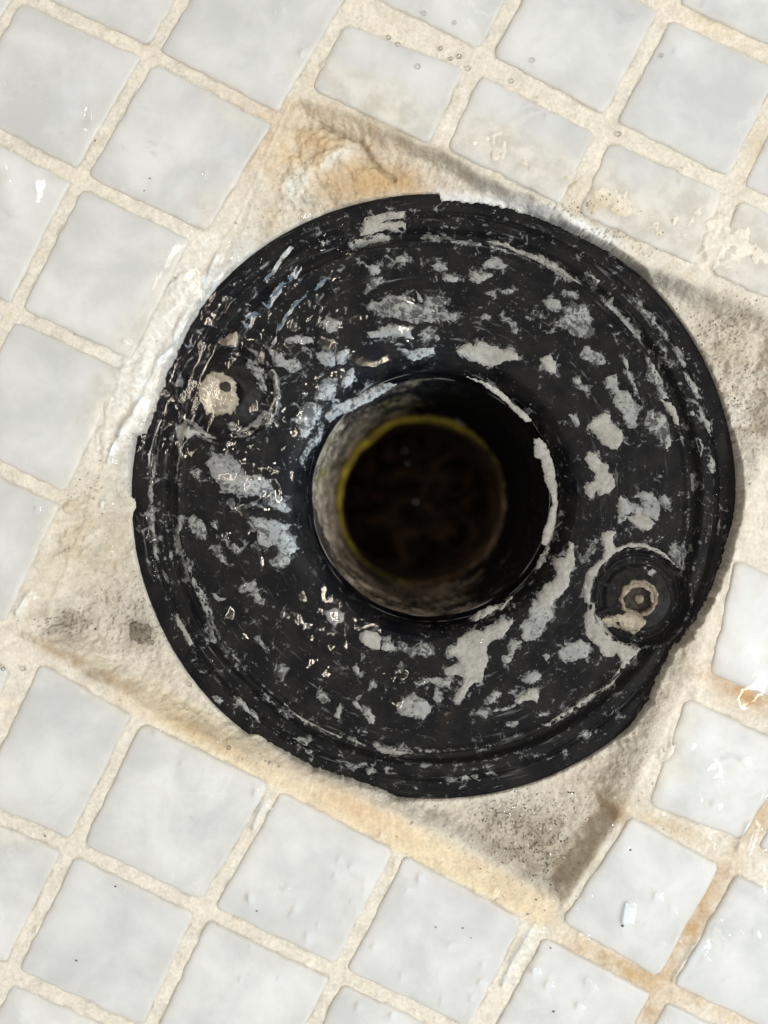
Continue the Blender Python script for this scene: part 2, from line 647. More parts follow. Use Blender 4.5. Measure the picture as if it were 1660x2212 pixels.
smear = smear_at(DX, DY)
smear_n = smear + 0.55 * nzD + 0.30 * nzB + 0.12 * nzC
sm = sstep(0.88, 1.20, smear_n)
H = np.where(sm > 0, np.maximum(H, -0.6 + sm * (0.72 + 0.18 * nzB + 0.12 * nzC)), H)

# the recess
tp = np.clip(sdP / wE, 0, 1)
sp = tp * tp * (3 - 2 * tp)
depth = -4.1 + 0.55 * nzA + 0.50 * nzB + 0.32 * nzC
depth = depth - 1.2 * gauss(1160, 1830, 120, 90) - 1.0 * gauss(160, 1360, 75, 45) + 2.4 * gauss(690, 350, 110, 75) + 0.9 * gauss(700, 350, 140, 100) * nzB \
    + 0.9 * gauss(650, 400, 40, 50) + 0.7 * gauss(730, 330, 45, 25, -40) + 1.0 * gauss(1600, 800, 80, 160) + 0.7 * gauss(560, 470, 60, 40) \
    - 0.8 * gauss(1230, 1960, 40, 60) - 1.1 * gauss(290, 1370, 34, 30)
edge_h = np.where(sdP > 0, np.where(sm > 0.05, 0.05, -0.22) + 0.1 * nzB, H)
Hp = blur(edge_h, 6) * (1 - sp) + depth * sp
rdg = 1 - 2.2 * np.abs(fbm(X * 0.30, Y * 0.30, 161, 4, 0.55))
chip = fbm(X * 0.75, Y * 0.75, 165, 3, 0.6)
Hp = Hp + sp * (0.30 * rdg + 0.38 * np.sign(chip) * np.abs(chip) ** 0.6 - 0.1)
H = np.where(sdP > 0, Hp, H + sm * 0.05 * np.sign(chip) * np.abs(chip) ** 0.6)
crack = line_d(DX + 5 * nzB, DY + 5 * nzD, [(690, 252), (742, 276), (779, 290), (797, 320), (815, 345), (850, 372)])
H = H - 1.0 * np.exp(-(crack / 5.0) ** 2)
crack_step = gauss(850, 300, 60, 40, 30) * 0.8
H = H + crack_step * (sdP > 0)
ck2 = line_d(DX + 8 * nzB, DY + 8 * nzD, [(520, 500), (560, 400), (600, 300), (640, 222)])
H = H - 0.8 * np.exp(-(ck2 / 5.0) ** 2)

# where the mortar meets or laps over the drain's rim
RR = np.hypot(X - CX, Y - CY)
TH = np.degrees(np.arctan2(Y - CY, X - CX))
ENC_A = [-180, -179.5, -178, -176, -173, -135, -128, -126, -120, -112, -104, -99, -97, -55, -50, -44, -38, -33, -25, -10, -2, 4,
         48, 52, 60, 72, 86, 88.5, 89.3, 120, 136, 142, 150, 160, 167.5, 168.5, 180]
ENC_V = [0, 12, 14, 2, 0, 0, 3, 22, 19, 20, 22, 12, 0, 0, 2, 16, 44, 46, 36, 16, 3, 0,
         0, 3, 13, 17, 19, 22, 0, 0, 3, 10, 20, 26, 26, 0, 0]
enc = np.interp(TH, ENC_A, ENC_V)
rb = 52.0 - enc * KD - 0.05 + (0.18 + 0.03 * enc) * (0.55 * nzB + 0.7 * nzC + 0.25)
lip = sstep(0.0, 0.55, RR - rb)
near = np.exp(-np.clip(RR - rb, 0, 99) / (2.8 + 3.5 * sstep(-62, -45, TH) * (1 - sstep(10, 35, TH))))
lift = 1.0
Hrim = np.maximum(H, np.where(enc > 6, -3.42, -3.68) + 0.12 * nzC) * near * lift + H * (1 - near * lift)
H = np.where(RR > rb, Hrim, H)
H = np.where(RR < rb + 0.55, Hrim * lip + (-9.0) * (1 - lip), H)

# colour of the mortar: material, stains, and shade painted below the ledge
def mixc(C, m, c):
    m = np.clip(m, 0, 1)[..., None]
    return C * (1 - m) + np.array(c) * m


Cf = np.empty(X.shape + (3,))
Cf[:] = (0.735, 0.675, 0.575)
Cf = mixc(Cf, 0.5 + 1.2 * nzA, (0.73, 0.675, 0.58))
Cf = mixc(Cf, sstep(-0.05, 0.5, nzD + 0.5 * nzC) * 0.28, (0.60, 0.545, 0.47))
Cf = mixc(Cf, sstep(0.18, 0.5, fbm(X * 0.5, Y * 0.5, 33, 4, 0.65)) * (0.22 + 0.38 * sstep(-10, 40, sdP)), (0.46, 0.40, 0.325))
Cf = mixc(Cf, sm * (0.55 + 0.6 * nzD) * (sdP < 40), (0.78, 0.735, 0.65))
Cf = mixc(Cf, sstep(0, 60, sdP) * 0.85, (0.68, 0.61, 0.50))
strip_d = line_d(DX + 6 * nzD, DY + 6 * nzB, [(160, 1440), (440, 1585), (830, 1788), (1170, 1965)])
Cf = mixc(Cf, (1 - sstep(22, 44, strip_d)) * sstep(120, 420, DX) * 0.9, (0.79, 0.665, 0.455))
for (x, y, rx, ry, an, c, k) in [
        (720, 340, 190, 110, 20, (0.60, 0.44, 0.255), .95), (860, 375, 90, 45, 10, (0.62, 0.42, 0.21), .8), (760, 395, 60, 25, 0, (0.50, 0.29, 0.12), .6),
        (640, 385, 34, 48, 25, (0.80, 0.76, 0.66), 1.1), (725, 335, 45, 18, -35, (0.82, 0.80, 0.72), 1.0), (690, 300, 40, 30, 0, (0.66, 0.52, 0.34), .7),
        (1120, 470, 200, 24, 27, (0.74, 0.72, 0.68), 1.1), (980, 425, 60, 25, 10, (0.76, 0.74, 0.70), 1.2),
        (1240, 510, 240, 22, 29, (0.60, 0.57, 0.49), .7), (1480, 620, 140, 22, 22, (0.46, 0.41, 0.33), .5),  # grey bands below the upper right ledge: painted shade
        (1050, 385, 150, 14, 27, (0.50, 0.46, 0.37), .7), (900, 300, 130, 14, 27, (0.50, 0.43, 0.31), .7),  # shade painted along the ledge line
        (1590, 740, 80, 60, 30, (0.50, 0.40, 0.28), .8), (1640, 880, 60, 60, 0, (0.46, 0.40, 0.33), .6), (1600, 660, 90, 18, 26, (0.46, 0.39, 0.30), .55),  # last patch: more shade painted under the ledge
        (1610, 960, 60, 110, 0, (0.74, 0.68, 0.58), .6), (300, 760, 90, 260, 25, (0.74, 0.715, 0.66), .95), (360, 700, 50, 200, 26, (0.78, 0.76, 0.72), .6),
        (170, 1130, 60, 100, 22, (0.58, 0.49, 0.35), .7), (215, 1180, 60, 90, 30, (0.60, 0.48, 0.32), .7), (130, 1350, 55, 40, 0, (0.33, 0.27, 0.19), .9),
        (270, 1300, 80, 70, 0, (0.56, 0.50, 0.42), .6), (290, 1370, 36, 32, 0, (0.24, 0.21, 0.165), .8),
        (180, 1440, 130, 13, 28, (0.42, 0.28, 0.13), .95), (440, 1590, 110, 16, 27, (0.50, 0.33, 0.15), .85), (540, 1640, 60, 14, 27, (0.60, 0.43, 0.22), .7),
        (200, 1460, 40, 10, 28, (0.20, 0.16, 0.12), .5), (760, 1745, 90, 26, 27, (0.66, 0.43, 0.20), .9), (690, 1690, 60, 16, 27, (0.62, 0.48, 0.32), .5),
        (960, 1850, 230, 34, 28, (0.72, 0.58, 0.385), .9), (600, 1660, 160, 26, 25, (0.70, 0.62, 0.48), .6),
        (1130, 1800, 110, 55, 0, (0.42, 0.35, 0.265), .85), (1170, 1860, 90, 70, 10, (0.38, 0.32, 0.24), .8), (1080, 1760, 60, 26, 10, (0.36, 0.31, 0.26), .6),
        (1310, 1720, 70, 60, 30, (0.50, 0.41, 0.28), .5), (1290, 1830, 16, 120, 30, (0.42, 0.33, 0.18), .5), (1570, 1050, 60, 200, 8, (0.76, 0.70, 0.61), .7), (1090, 1740, 110, 26, 5, (0.70, 0.64, 0.54), .6),
        (1340, 1760, 26, 22, 0, (0.36, 0.23, 0.10), .8),
        (1505, 1990, 26, 150, 29, (0.52, 0.32, 0.13), .95), (1330, 2085, 130, 24, 28, (0.56, 0.37, 0.17), .9), (1610, 1500, 110, 26, 27, (0.54, 0.32, 0.13), .95),
        (1650, 1760, 24, 90, 27, (0.56, 0.38, 0.20), .8), (1420, 2170, 30, 60, 28, (0.54, 0.37, 0.19), .7), (1450, 1790, 110, 22, 27, (0.60, 0.46, 0.28), .7),
        (1570, 2190, 120, 22, 25, (0.64, 0.48, 0.28), .6), (1660, 300, 30, 90, 27, (0.66, 0.50, 0.30), .6), (1560, 60, 160, 24, 26, (0.74, 0.62, 0.42), .6),
        (1430, 2040, 30, 90, 28, (0.56, 0.36, 0.17), .5), (560, 1890, 18, 110, 27, (0.66, 0.50, 0.30), .5), (880, 1870, 18, 70, 27, (0.72, 0.58, 0.36), .6),
        (1500, 1350, 60, 200, 22, (0.70, 0.61, 0.49), .7), (1540, 1180, 50, 120, 18, (0.66, 0.55, 0.40), .6), (1440, 1500, 60, 80, 20, (0.74, 0.66, 0.54), .6),
        (1230, 400, 180, 40, 27, (0.60, 0.50, 0.35), .45), (1330, 470, 120, 30, 27, (0.62, 0.48, 0.30), .45), (1290, 480, 90, 14, 27, (0.50, 0.43, 0.35), .5),
        (1500, 480, 120, 60, 26, (0.74, 0.69, 0.61), .3), (1000, 290, 140, 40, 27, (0.78, 0.74, 0.66), .6), (100, 1250, 40, 60, 20, (0.66, 0.58, 0.44), .6), (690, 345, 110, 60, 20, (0.70, 0.50, 0.25), .75), (870, 385, 70, 30, 8, (0.68, 0.44, 0.19), .7),
        (640, 390, 26, 44, 25, (0.86, 0.82, 0.73), 1.2), (728, 332, 42, 15, -35, (0.87, 0.85, 0.78), 1.1), (780, 300, 40, 20, 30, (0.62, 0.52, 0.38), .6), (600, 470, 40, 40, 0, (0.72, 0.62, 0.44), .6)]:
    m = gauss(x, y, rx, ry, an)
    Cf = mixc(Cf, k * m * (0.85 + 0.9 * nzD + 0.7 * nzB), c)
# the white paste lapping on the rim at the upper right, and along the left
wp = (1 - sstep(1.2, 2.6, RR - rb + 0.9 * nzB)) * sstep(50, 58, TH) * (1 - sstep(89, 90, TH))
Cf = mixc(Cf, wp, (0.85, 0.84, 0.81))
wl = (1 - sstep(1.5, 6.0, RR - rb + 1.5 * nzB)) * sstep(130, 145, TH) * (1 - sstep(166, 172, TH))
Cf = mixc(Cf, wl * (0.30 + 0.8 * nzD), (0.76, 0.735, 0.685))
wb = (1 - sstep(0.3, 1.6, RR - rb + 0.9 * nzB)) * (1 - 0.7 * sstep(-60, -30, TH) * (1 - sstep(120, 135, TH)))
Cf = mixc(Cf, wb * 0.35, (0.80, 0.76, 0.67))
dl_ = np.exp(-((sdT + 0.05) / 0.16) ** 2) * (sdP < 20) * sstep(-0.15, 0.35, nzD + 0.3 * nzC)
Cf = mixc(Cf, dl_ * 0.65, (0.36, 0.30, 0.225))
# hairline cracks and pitted breaks in the mortar
hc = np.exp(-(np.abs(fbm(X * 0.16 + 0.15 * nzB, Y * 0.16 + 0.15 * nzC, 171, 4, 0.6)) / 0.010) ** 2) * sstep(-20, 20, sdP + 60 * sm)
Cf = mixc(Cf, hc * sstep(0.0, 0.25, nzD + 0.1) * 0.55, (0.30, 0.245, 0.18))
Cf = mixc(Cf, sstep(0.15, 0.55, -chip) * sstep(0, 40, sdP) * 0.45, (0.40, 0.34, 0.265))
# grime: fine dark grains where grit has collected
for (x, y, rx, ry, k) in [(1110, 1790, 130, 75, 1.0), (1180, 1850, 70, 70, 1.0), (1270, 1750, 60, 60, .6), (300, 1330, 140, 120, .8), (130, 1350, 60, 40, 1.1),
                          (1590, 700, 110, 60, .95), (1620, 860, 70, 140, .85), (1240, 450, 120, 30, .8), (1400, 520, 120, 40, .8), (1300, 500, 100, 14, 1.0), (180, 1090, 60, 120, .4), (1320, 1640, 60, 90, .35),
                          (900, 1830, 250, 30, .15), (600, 420, 60, 90, .25)]:
    g = gauss(x, y, rx, ry)
    sp_ = sstep(0.62, 0.80, fbm(X * 2.2, Y * 2.2, 44, 2) + 0.5 * nzC + 0.55 * g * k)
    Cf = mixc(Cf, sp_ * np.clip(g * 1.6, 0, 1) * 0.75 * k ** .5, (0.13, 0.11, 0.09))
# pale flecks
Cf = mixc(Cf, sstep(0.35, 0.6, nzC + 0.25 * nzB) * 0.45, (0.80, 0.77, 0.70))
Cf = mixc(Cf, np.exp(-(crack / 7.0) ** 2) * 0.6, (0.30, 0.22, 0.12))
Cf = Cf * (1 + 0.12 * nzC[..., None])
Cf = Cf * 0.84 + 0.16 * Cf.mean(-1, keepdims=True)
Cf = np.clip(Cf * 1.06, 0.02, 0.86)

V = np.stack([X, Y, H], -1).reshape(-1, 3)
Q = grid_faces(NY, NX)
rq = RR.reshape(-1)[Q].max(1)
Q = Q[rq > 43.0]
rough_a = 0.38 + 0.62 * np.clip(sstep(-10, 40, sdP) - 0.55 * (1 - sstep(22, 50, strip_d)), 0, 1)
floor = mesh_np('floor', V, Q, M_FLOOR, col=np.column_stack([Cf.reshape(-1, 3), rough_a.reshape(-1)]))
floor['kind'] = 'structure'
floor['label'] = 'mosaic floor of small square white marble tiles in cream grout round a sunken mortar recess'
# the tiles, each a slab with worn edges; 'Film' is how much dried mortar film lies on it
RINGS = [(-3.0, 0.0), (-0.75, 0.0), (-0.38, 0.10), (-0.16, 0.32), (-0.05, 0.70), (0.0, 1.15)]
for O, c in TILES:
    n = len(O)
    d = O - c
    ln = np.linalg.norm(d, axis=1)[:, None]
    tilt = RNG.uniform(-0.006, 0.006, 2)
    dz = RNG.uniform(-0.08, 0.06)
    Vt = []
    ed = []
    for z, ins in RINGS:
        P = O - d / ln * ins
        Vt.append(np.column_stack([P, z + dz + (P - c) @ tilt]))
        ed.append(np.full(n, ins))
    inner = O - d / ln * 1.15
    for f in (0.9, 0.8, 0.7, 0.6, 0.5, 0.4, 0.28, 0.16, 0.06):
        P = c + (inner - c) * f
        Vt.append(np.column_stack([P, 0.04 * (1 - f) + dz + (P - c) @ tilt]))
        ed.append(1.15 + (1 - f) * (ln[:, 0] - 1.15))
    k = len(Vt)
    Vt.append(np.column_stack([c + (inner - c) * 0.004, np.full(n, 0.04 + dz)]))
    ed.append(np.full(n, 9.0))
    k += 1
    Vt = np.concatenate(Vt)
    ed = np.concatenate(ed)
    gx, gy = Vt[:, 0] / PX + 830, 1106 - Vt[:, 1] / PX
    film = smear_at(gx, gy) + 0.45 * fbm(Vt[:, 0] * 0.22, Vt[:, 1] * 0.22, 4, 5, 0.6) + 0.25 * fbm(Vt[:, 0] * 0.35, Vt[:, 1] * 0.35, 2, 4)
    fe = np.exp(-np.clip(ed, 0, 9) / 0.62) * (0.72 + 0.8 * fbm(Vt[:, 0] * 0.3, Vt[:, 1] * 0.3, 21, 3))
    film = np.clip(np.maximum(film * 0.95, fe), 0, 1)
    o = mesh_np('tile', Vt, grid_faces(k, n, True), M_TILE, floor, True,
                np.column_stack([film, np.exp(-np.clip(ed, 0, 9) / 1.9) * (0.8 + 0.8 * fbm(Vt[:, 0] * 0.2, Vt[:, 1] * 0.2, 23, 3)), film]))

# ------------------------------------------------------------------ the drain
drain = empty('drain', (CX, CY, -9))
drain['label'] = 'round black plastic shower drain body blotched with grey plaster, sunk in the tiled floor'
drain['category'] = 'drain'


def under(o):
    """parent to the drain without moving"""
    o.parent = drain
    o.matrix_parent_inverse.identity()
    o.location = -Vector(drain.location)
    return o


BOSS = [((491 - 830) * KD, (1106 - 850) * KD), ((1385 - 830) * KD, (1106 - 1294) * KD)]
BOSS_R = 104 * KD
PR = [22.3, 22.6, 23.5, 24.6, 25.8, 27.4, 33.0, 40.0, 43.2, 44.0, 44.55, 44.9, 45.85, 46.2, 46.6, 48.2, 48.55, 49.0, 49.35, 50.3, 51.6, 52.2, 52.6, 52.75]
PZ = [-10.0, -8.2, -6.9, -6.1, -5.6, -5.3, -4.95, -4.7, -4.6, -4.25, -4.35, -5.9, -5.9, -4.1, -3.75, -3.8, -4.1, -4.55, -4.05, -3.95, -4.0, -4.2, -4.8, -9.0]


def deckz(x, y):
    x = np.asarray(x, float)
    y = np.asarray(y, float)
    r = np.hypot(x - CX, y - CY)
    a = np.arctan2(y - CY, x - CX)
    wob = 0.16 * fbm(3 * np.cos(a) + 5, 3 * np.sin(a) + 5, 51, 3)
    z = np.interp(r + wob * (r > 43), PR, PZ)
    sw = fbm(r * 1.6, 1.4 * np.cos(a) * 3 + 3 * np.sin(a), 52, 3)
    z = z + 0.07 * sw + 0.05 * fbm(x * 0.8, y * 0.8, 53, 3)
    for bx, by in BOSS:
        d = np.hypot(x - bx, y - by)
        d = d + 0.12 * fbm(x * 0.4, y * 0.4, 54, 2)
        zb = -6.5 + 0.10 * fbm(x * 0.7, y * 0.7, 55, 3)
        zb = zb + 0.35 * sstep(BOSS_R - 1.7, BOSS_R - 1.4, d) * (1 - sstep(BOSS_R - 0.9, BOSS_R - 0.7, d))
        k = 1 - sstep(BOSS_R - 0.45, BOSS_R, d)
        zin = np.minimum(z, zb)
        z = np.where(k > 0, z * (1 - k) + zin * k, z)
        z = z + 0.35 * np.exp(-((d - BOSS_R - 0.45) / 0.35) ** 2)
        z = np.where(d < 2.6, np.minimum(z, -8.0), z)
    return z


NT_ = 1100
th = np.linspace(0, 2 * math.pi, NT_, endpoint=False)


DUST = []      # filled below from the survey of plaster scabs


def polar_part(name, radii, mat):
    r, a = np.meshgrid(radii, th, indexing='ij')
    x = CX + r * np.cos(a)
    y = CY + r * np.sin(a)
    z = deckz(x, y)
    du = np.zeros_like(x)
    for P in DUST:
        lo, hi = P.min(0) - 3, P.max(0) + 3
        k = (x > lo[0]) & (x < hi[0]) & (y > lo[1]) & (y < hi[1])
        if not k.any():
            continue
        d, _ = poly_sd(x[k], y[k], [tuple(p) for p in P])
        du[k] = np.maximum(du[k], np.exp(np.minimum(d, 0) / 0.75))
    gx, gy = x / KD + 830, 1106 - y / KD
    for (cx, cy, rx, ry, an, w) in HAZE:
        du = np.maximum(du, w * gauss_at(gx, gy, cx, cy, rx, ry, an))
    for bx, by in BOSS:
        d = np.hypot(x - bx, y - by)
        du = np.maximum(du, 1.1 * np.exp(-((d - BOSS_R - 0.35) / 0.4) ** 2))  # pale ring painted round each recess, like a highlight on its edge
    rr_ = np.hypot(x - CX, y - CY)
    aa_ = np.arctan2(y - CY, x - CX)
    for r0, w0 in ((46.5, .5), (47.6, .42), (49.5, .6), (50.6, .45), (44.1, .65), (42.6, .35), (48.4, .4)):
        du = np.maximum(du, (w0 + 0.9 * fbm(2.5 * np.cos(aa_) + r0, 2.5 * np.sin(aa_), 58, 3)) * np.exp(-((rr_ - r0) / 0.34) ** 2))
    du = du * (0.9 + 0.8 * fbm(x * 0.5, y * 0.5, 57, 3))
    return under(mesh_np(name, np.stack([x, y, z], -1).reshape(-1, 3), grid_faces(len(radii), NT_, True), mat, None, True,
                         np.repeat(np.clip(du, 0, 1).reshape(-1)[:, None], 3, 1)))


def lathe(name, prof, mat, n=160, wob=0.0, seed=0, cx=CX, cy=CY, rough=0.0):
    a = np.linspace(0, 2 * math.pi, n, endpoint=False)
    r = np.array([p[0] for p in prof])[:, None]
    z = np.array([p[1] for p in prof])[:, None] + 0 * a
    rr = r + wob * fbm(2.2 * np.cos(a)[None] + z * 0.10 + 9, 2.2 * np.sin(a)[None] + z * 0.07, 60 + seed, 4)
    if rough:
        k = np.clip((z.max() - z) / 4.0, 0, 1)
        rr = r + (rr - r) * k - k * rough * np.abs(fbm(9 * np.cos(a)[None] + z * 0.45, 9 * np.sin(a)[None] - z * 0.38, 66 + seed, 3))
    V = np.stack([cx + rr * np.cos(a), cy + rr * np.sin(a), z], -1).reshape(-1, 3)
    return mesh_np(name, V, grid_faces(len(prof), n, True), mat)


M_PIPE = mat_pipe('scummed_pipe_shaded', (0.060, 0.046, 0.034), (0.43, 0.35, 0.265), (0.19, 0.165, 0.06), ((0.010, 0.010, 0.011), 30.0, 12.0, -0.2))  # dark right side is shade painted over the scum
M_PIPE2 = mat_pipe('rusty_pipe', (0.09, 0.06, 0.042), (0.26, 0.18, 0.125), (0.15, 0.07, 0.04))
M_YEL = mat_pipe('yellow_glue_shaded', (0.17, 0.135, 0.015), (0.44, 0.36, 0.045), None, ((0.05, 0.042, 0.012), 26.0, -18.0, -0.55))  # bright only at upper left: light painted into the glue colour
throat = under(lathe('throat', [(22.3, -10.0), (22.2, -11.0), (22.5, -12.5), (22.3, -14.0), (21.9, -15.5)], M_BLACK_BARE, 200, 0.25, 1))
zz = np.linspace(-15.5, -63, 80)
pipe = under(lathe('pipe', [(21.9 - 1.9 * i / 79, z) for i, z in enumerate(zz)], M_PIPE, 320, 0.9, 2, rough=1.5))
pipe['label'] = 'scummed grey brown pipe wall below the drain hole, shade painted on its right'
# glue bead where the lower pipe is joined in
gl_n = 180
a = np.linspace(0, 2 * math.pi, gl_n, endpoint=False)
wid = 1.1 + 1.0 * fbm(2.0 * np.cos(a) + 3, 2.0 * np.sin(a) + 3, 71, 3) + 0.9 * np.cos(a - 2.2)
wid = np.clip(wid, 0.25, 3)
Vg = []
for f, dz in ((0, -0.8), (0.15, 0.3), (0.5, 0.7), (0.85, 0.3), (1.0, -1.5)):
    rr = 20.3 - 0.4 - wid * f * 1.05 + 0.25 * fbm(4 * np.cos(a), 4 * np.sin(a), 72 + int(f * 9), 2)
    Vg.append(np.stack([CX + rr * np.cos(a), CY + rr * np.sin(a), np.full(gl_n, -62.5 + dz)], -1))
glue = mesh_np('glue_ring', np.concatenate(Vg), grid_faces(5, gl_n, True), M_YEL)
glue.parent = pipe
zz = np.linspace(-62.5, -112, 24)
low = under(lathe('lower_pipe', [(20.3, -62.6), (19.3, -63.2)] + [(18.9, z) for z in zz[1:]], M_PIPE2, 160, 0.9, 4))
low['label'] = 'dark rusty lower pipe deep in the hole'
# wet sludge and standing water at the bottom
M_SLUDGE = NT('wet_sludge')
_g = M_SLUDGE.geo()
_n = M_SLUDGE.noise(_g, 170, 5, 0.65, 0.8)
_c = M_SLUDGE.mix(M_SLUDGE.ramp(_n, 0.40, 0.66), (0.004, 0.003, 0.002), (0.040, 0.024, 0.015))
_c = M_SLUDGE.mix(M_SLUDGE.ramp(M_SLUDGE.noise(_g, 90, 3), 0.60, 0.70), _c, (0.018, 0.013, 0.010))
M_SLUDGE.principled(_c, 0.6, 0.02, M_SLUDGE.bump(_n, 0.4, 0.002))
rs_ = np.linspace(0.2, 20.2, 26)
r2, a2 = np.meshgrid(rs_, np.linspace(0, 2 * math.pi, 72, endpoint=False), indexing='ij')
xs_, ys_ = CX + r2 * np.cos(a2), CY + r2 * np.sin(a2)
zs_ = -104 + 0.9 * fbm(xs_ * 0.09, ys_ * 0.09, 151, 3) + 0.10 * (r2 - 10)
under(mesh_np('sludge', np.stack([xs_, ys_, zs_], -1).reshape(-1, 3), grid_faces(26, 72, True), M_SLUDGE.m))

M_GLINT = NT('glint_lump')
M_GLINT.principled((0.012, 0.008, 0.006), 0.08, 0.5)
for lx, ly, lr in ((5.6, 17.0, 2.4), (6.6, 13.6, 2.0), (9.5, 12.0, 1.3)):  # glossy lumps added to catch lamp glints at the pipe bottom
    Vl = [(lx + lr * math.cos(t) * math.cos(p), ly + lr * math.sin(t) * math.cos(p), -103.6 + 0.45 * lr * math.sin(p)) for p in (0, .35, .7, 1.05, 1.35, 1.55) for t in np.linspace(0, 2 * math.pi, 16, endpoint=False)]
    under(mesh_py('glint_lump', Vl, [(i * 16 + j, i * 16 + (j + 1) % 16, (i + 1) * 16 + (j + 1) % 16, (i + 1) * 16 + j) for i in range(5) for j in range(16)], M_GLINT.m))

# screw bosses in the two round recesses
M_MUD = mat_plain('brown_mud', (0.040, 0.031, 0.022), 0.7, 0.2, 0.6, 1500)
M_RIMTAN = mat_plain('tan_scale', (0.27, 0.225, 0.165), 0.8, 0.1, 0.4, 1800)


M_BOSS = mat_plain('worn_black_plastic', (0.013, 0.012, 0.011), 0.5, 0.15, 0.8, 700)


def boss_part(i):
    bx, by = BOSS[i]
    b = under(lathe('screw_boss', [(5.9, -6.9), (5.8, -5.75), (5.4, -5.5), (3.5, -5.45), (3.25, -5.25), (2.75, -5.2), (2.55, -5.5), (2.5, -8.5)],
                    M_BOSS, 72, 0.30, 8 + i, bx, by))
    return b


b0 = boss_part(0)
b1 = boss_part(1)


def blob(name, pts, ztop, thick, mat, parent, seed, dome=0.5, step=0.45, jit=0.22):
    """a lump of plaster with an uneven outline standing on the flat at ztop"""
    P = refine(pts, 0.3, jit, seed)
    return sheet(name, P, lambda x, y: np.full(np.shape(x), ztop), thick, mat, parent, seed, dome, step)


def refine(pts, step, amp, seed):
    P = np.array(pts, float)
    out = []
    n = len(P)
    for i in range(n):
        a_, b_ = P[i], P[(i + 1) % n]
        L = np.linalg.norm(b_ - a_)
        k = max(1, int(L / step))
        for s in range(k):
            out.append(a_ + (b_ - a_) * s / k)
    O = np.array(out)
    d = np.roll(O, -1, 0) - np.roll(O, 1, 0)
    d = d / (np.linalg.norm(d, axis=1)[:, None] + 1e-9)
    nn = np.stack([-d[:, 1], d[:, 0]], -1)
    j = amp * (fbm(O[:, 0] * 0.9, O[:, 1] * 0.9, 80 + seed % 7, 2) + 1.0 * fbm(O[:, 0] * 2.4, O[:, 1] * 2.4, 90 + seed % 5, 3))
    return O + nn * j[:, None]


def sheet(name, O, zf, thick, mat, parent, seed, dome=0.3, step=0.8):
    n = len(O)
    lo, hi = O.min(0), O.max(0)
    xs = np.arange(lo[0] + step * .5, hi[0], step)
    ys = np.arange(lo[1] + step * .5, hi[1], step)
    inner = []
    if len(xs) and len(ys):
        gx, gy = np.meshgrid(xs, ys)
        gx = gx + 0.3 * step * noise(gx * 3.1, gy * 3.1, seed)
        gy = gy + 0.3 * step * noise(gx * 2.7, gy * 2.7, seed + 1)
        sd, _ = poly_sd(gx.ravel(), gy.ravel(), [tuple(p) for p in O])
        k = sd > step * 0.35
        inner = list(zip(gx.ravel()[k], gy.ravel()[k]))
    vin = [Vector((float(p[0]), float(p[1]))) for p in O] + [Vector((float(p[0]), float(p[1]))) for p in inner]
    r = geometry.delaunay_2d_cdt(vin, [], [list(range(n))], 1, 1e-4)
    vo, fo = r[0], [list(f) for f in r[2]]
    if not fo:
        return None
    xy = np.array([(v.x, v.y) for v in vo])
    cnt = {}
    for f in fo:
        for i in range(len(f)):
            e = (f[i], f[(i + 1) % len(f)])
            cnt[e] = cnt.get(e, 0) + 1
    bd = [e for e in cnt if (e[1], e[0]) not in cnt]
    z0 = zf(xy[:, 0], xy[:, 1])
    sd, _ = poly_sd(xy[:, 0], xy[:, 1], [tuple(p) for p in O])
    k = np.clip(np.abs(sd) / 1.2, 0, 1)
    zt = z0 + thick * (0.45 + dome * k + 0.35 * fbm(xy[:, 0] * 1.3, xy[:, 1] * 1.3, 77, 3))
    Vv = [(x, y, z) for (x, y), z in zip(xy, zt)]
    low_ = {}
    for e in bd:
        for v in e:
            if v not in low_:
                low_[v] = len(Vv)
                Vv.append((xy[v][0], xy[v][1], z0[v] - 0.3))
    F = fo + [[e[1], e[0], low_[e[0]], low_[e[1]]] for e in bd]
    o = mesh_py(name, Vv, F, mat, None, True)
    if parent is drain:
        under(o)
    else:
        o.parent = parent
    return o


def circ(cx, cy, r, n=26):
    return [(cx + r * math.cos(2 * math.pi * i / n), cy + r * math.sin(2 * math.pi * i / n)) for i in range(n)]


# the hole of the left boss is choked with cream plaster, the right one holds brown mud
px, py = (470 - 830) * KD, (1106 - 848) * KD
plug = blob('plaster_plug', [(px - 3.4, py + 1.9), (px - 1.2, py + 3.6), (px + 1.4, py + 3.5), (px + 2.9, py + 2.1), (px + 3.5, py - 1.0), (px + 2.9, py - 3.2),
                             (px + 0.6, py - 3.8), (px - 1.9, py - 3.3), (px - 3.3, py - 1.0)], -5.4, 1.3, M_CREAM, b0, 3, 0.6, 0.30, 0.7)
plug['label'] = 'cream plaster choking the screw hole of the left boss'
pit_ = blob('plug_pit', circ(px + 1.35, py + 1.0, 1.0, 14), -4.0, 0.3, M_MUD, b0, 5, 0.1, 0.4, 0.3)
px, py = BOSS[1]
mud = mesh_py('screw_hole', [(px, py, -6.9)] + [(x, y, -6.6 + 0.2 * math.sin(i)) for i, (x, y) in enumerate(circ(px, py, 2.55, 24))],
              [(0, 1 + i, 1 + (i + 1) % 24) for i in range(24)], M_MUD)
mud.parent = b1
ring_ = lathe('scale_ring', [(3.35, -5.5), (3.2, -5.0), (2.9, -4.9), (2.6, -5.1), (2.45, -5.9)], M_RIMTAN, 64, 0.55, 15, px, py)
ring_.parent = b1
core = blob('screw_stub', circ(px + 0.3, py - 0.2, 0.8, 14), -6.7, 0.9, M_RIMTAN, b1, 9, 0.7, 0.4)
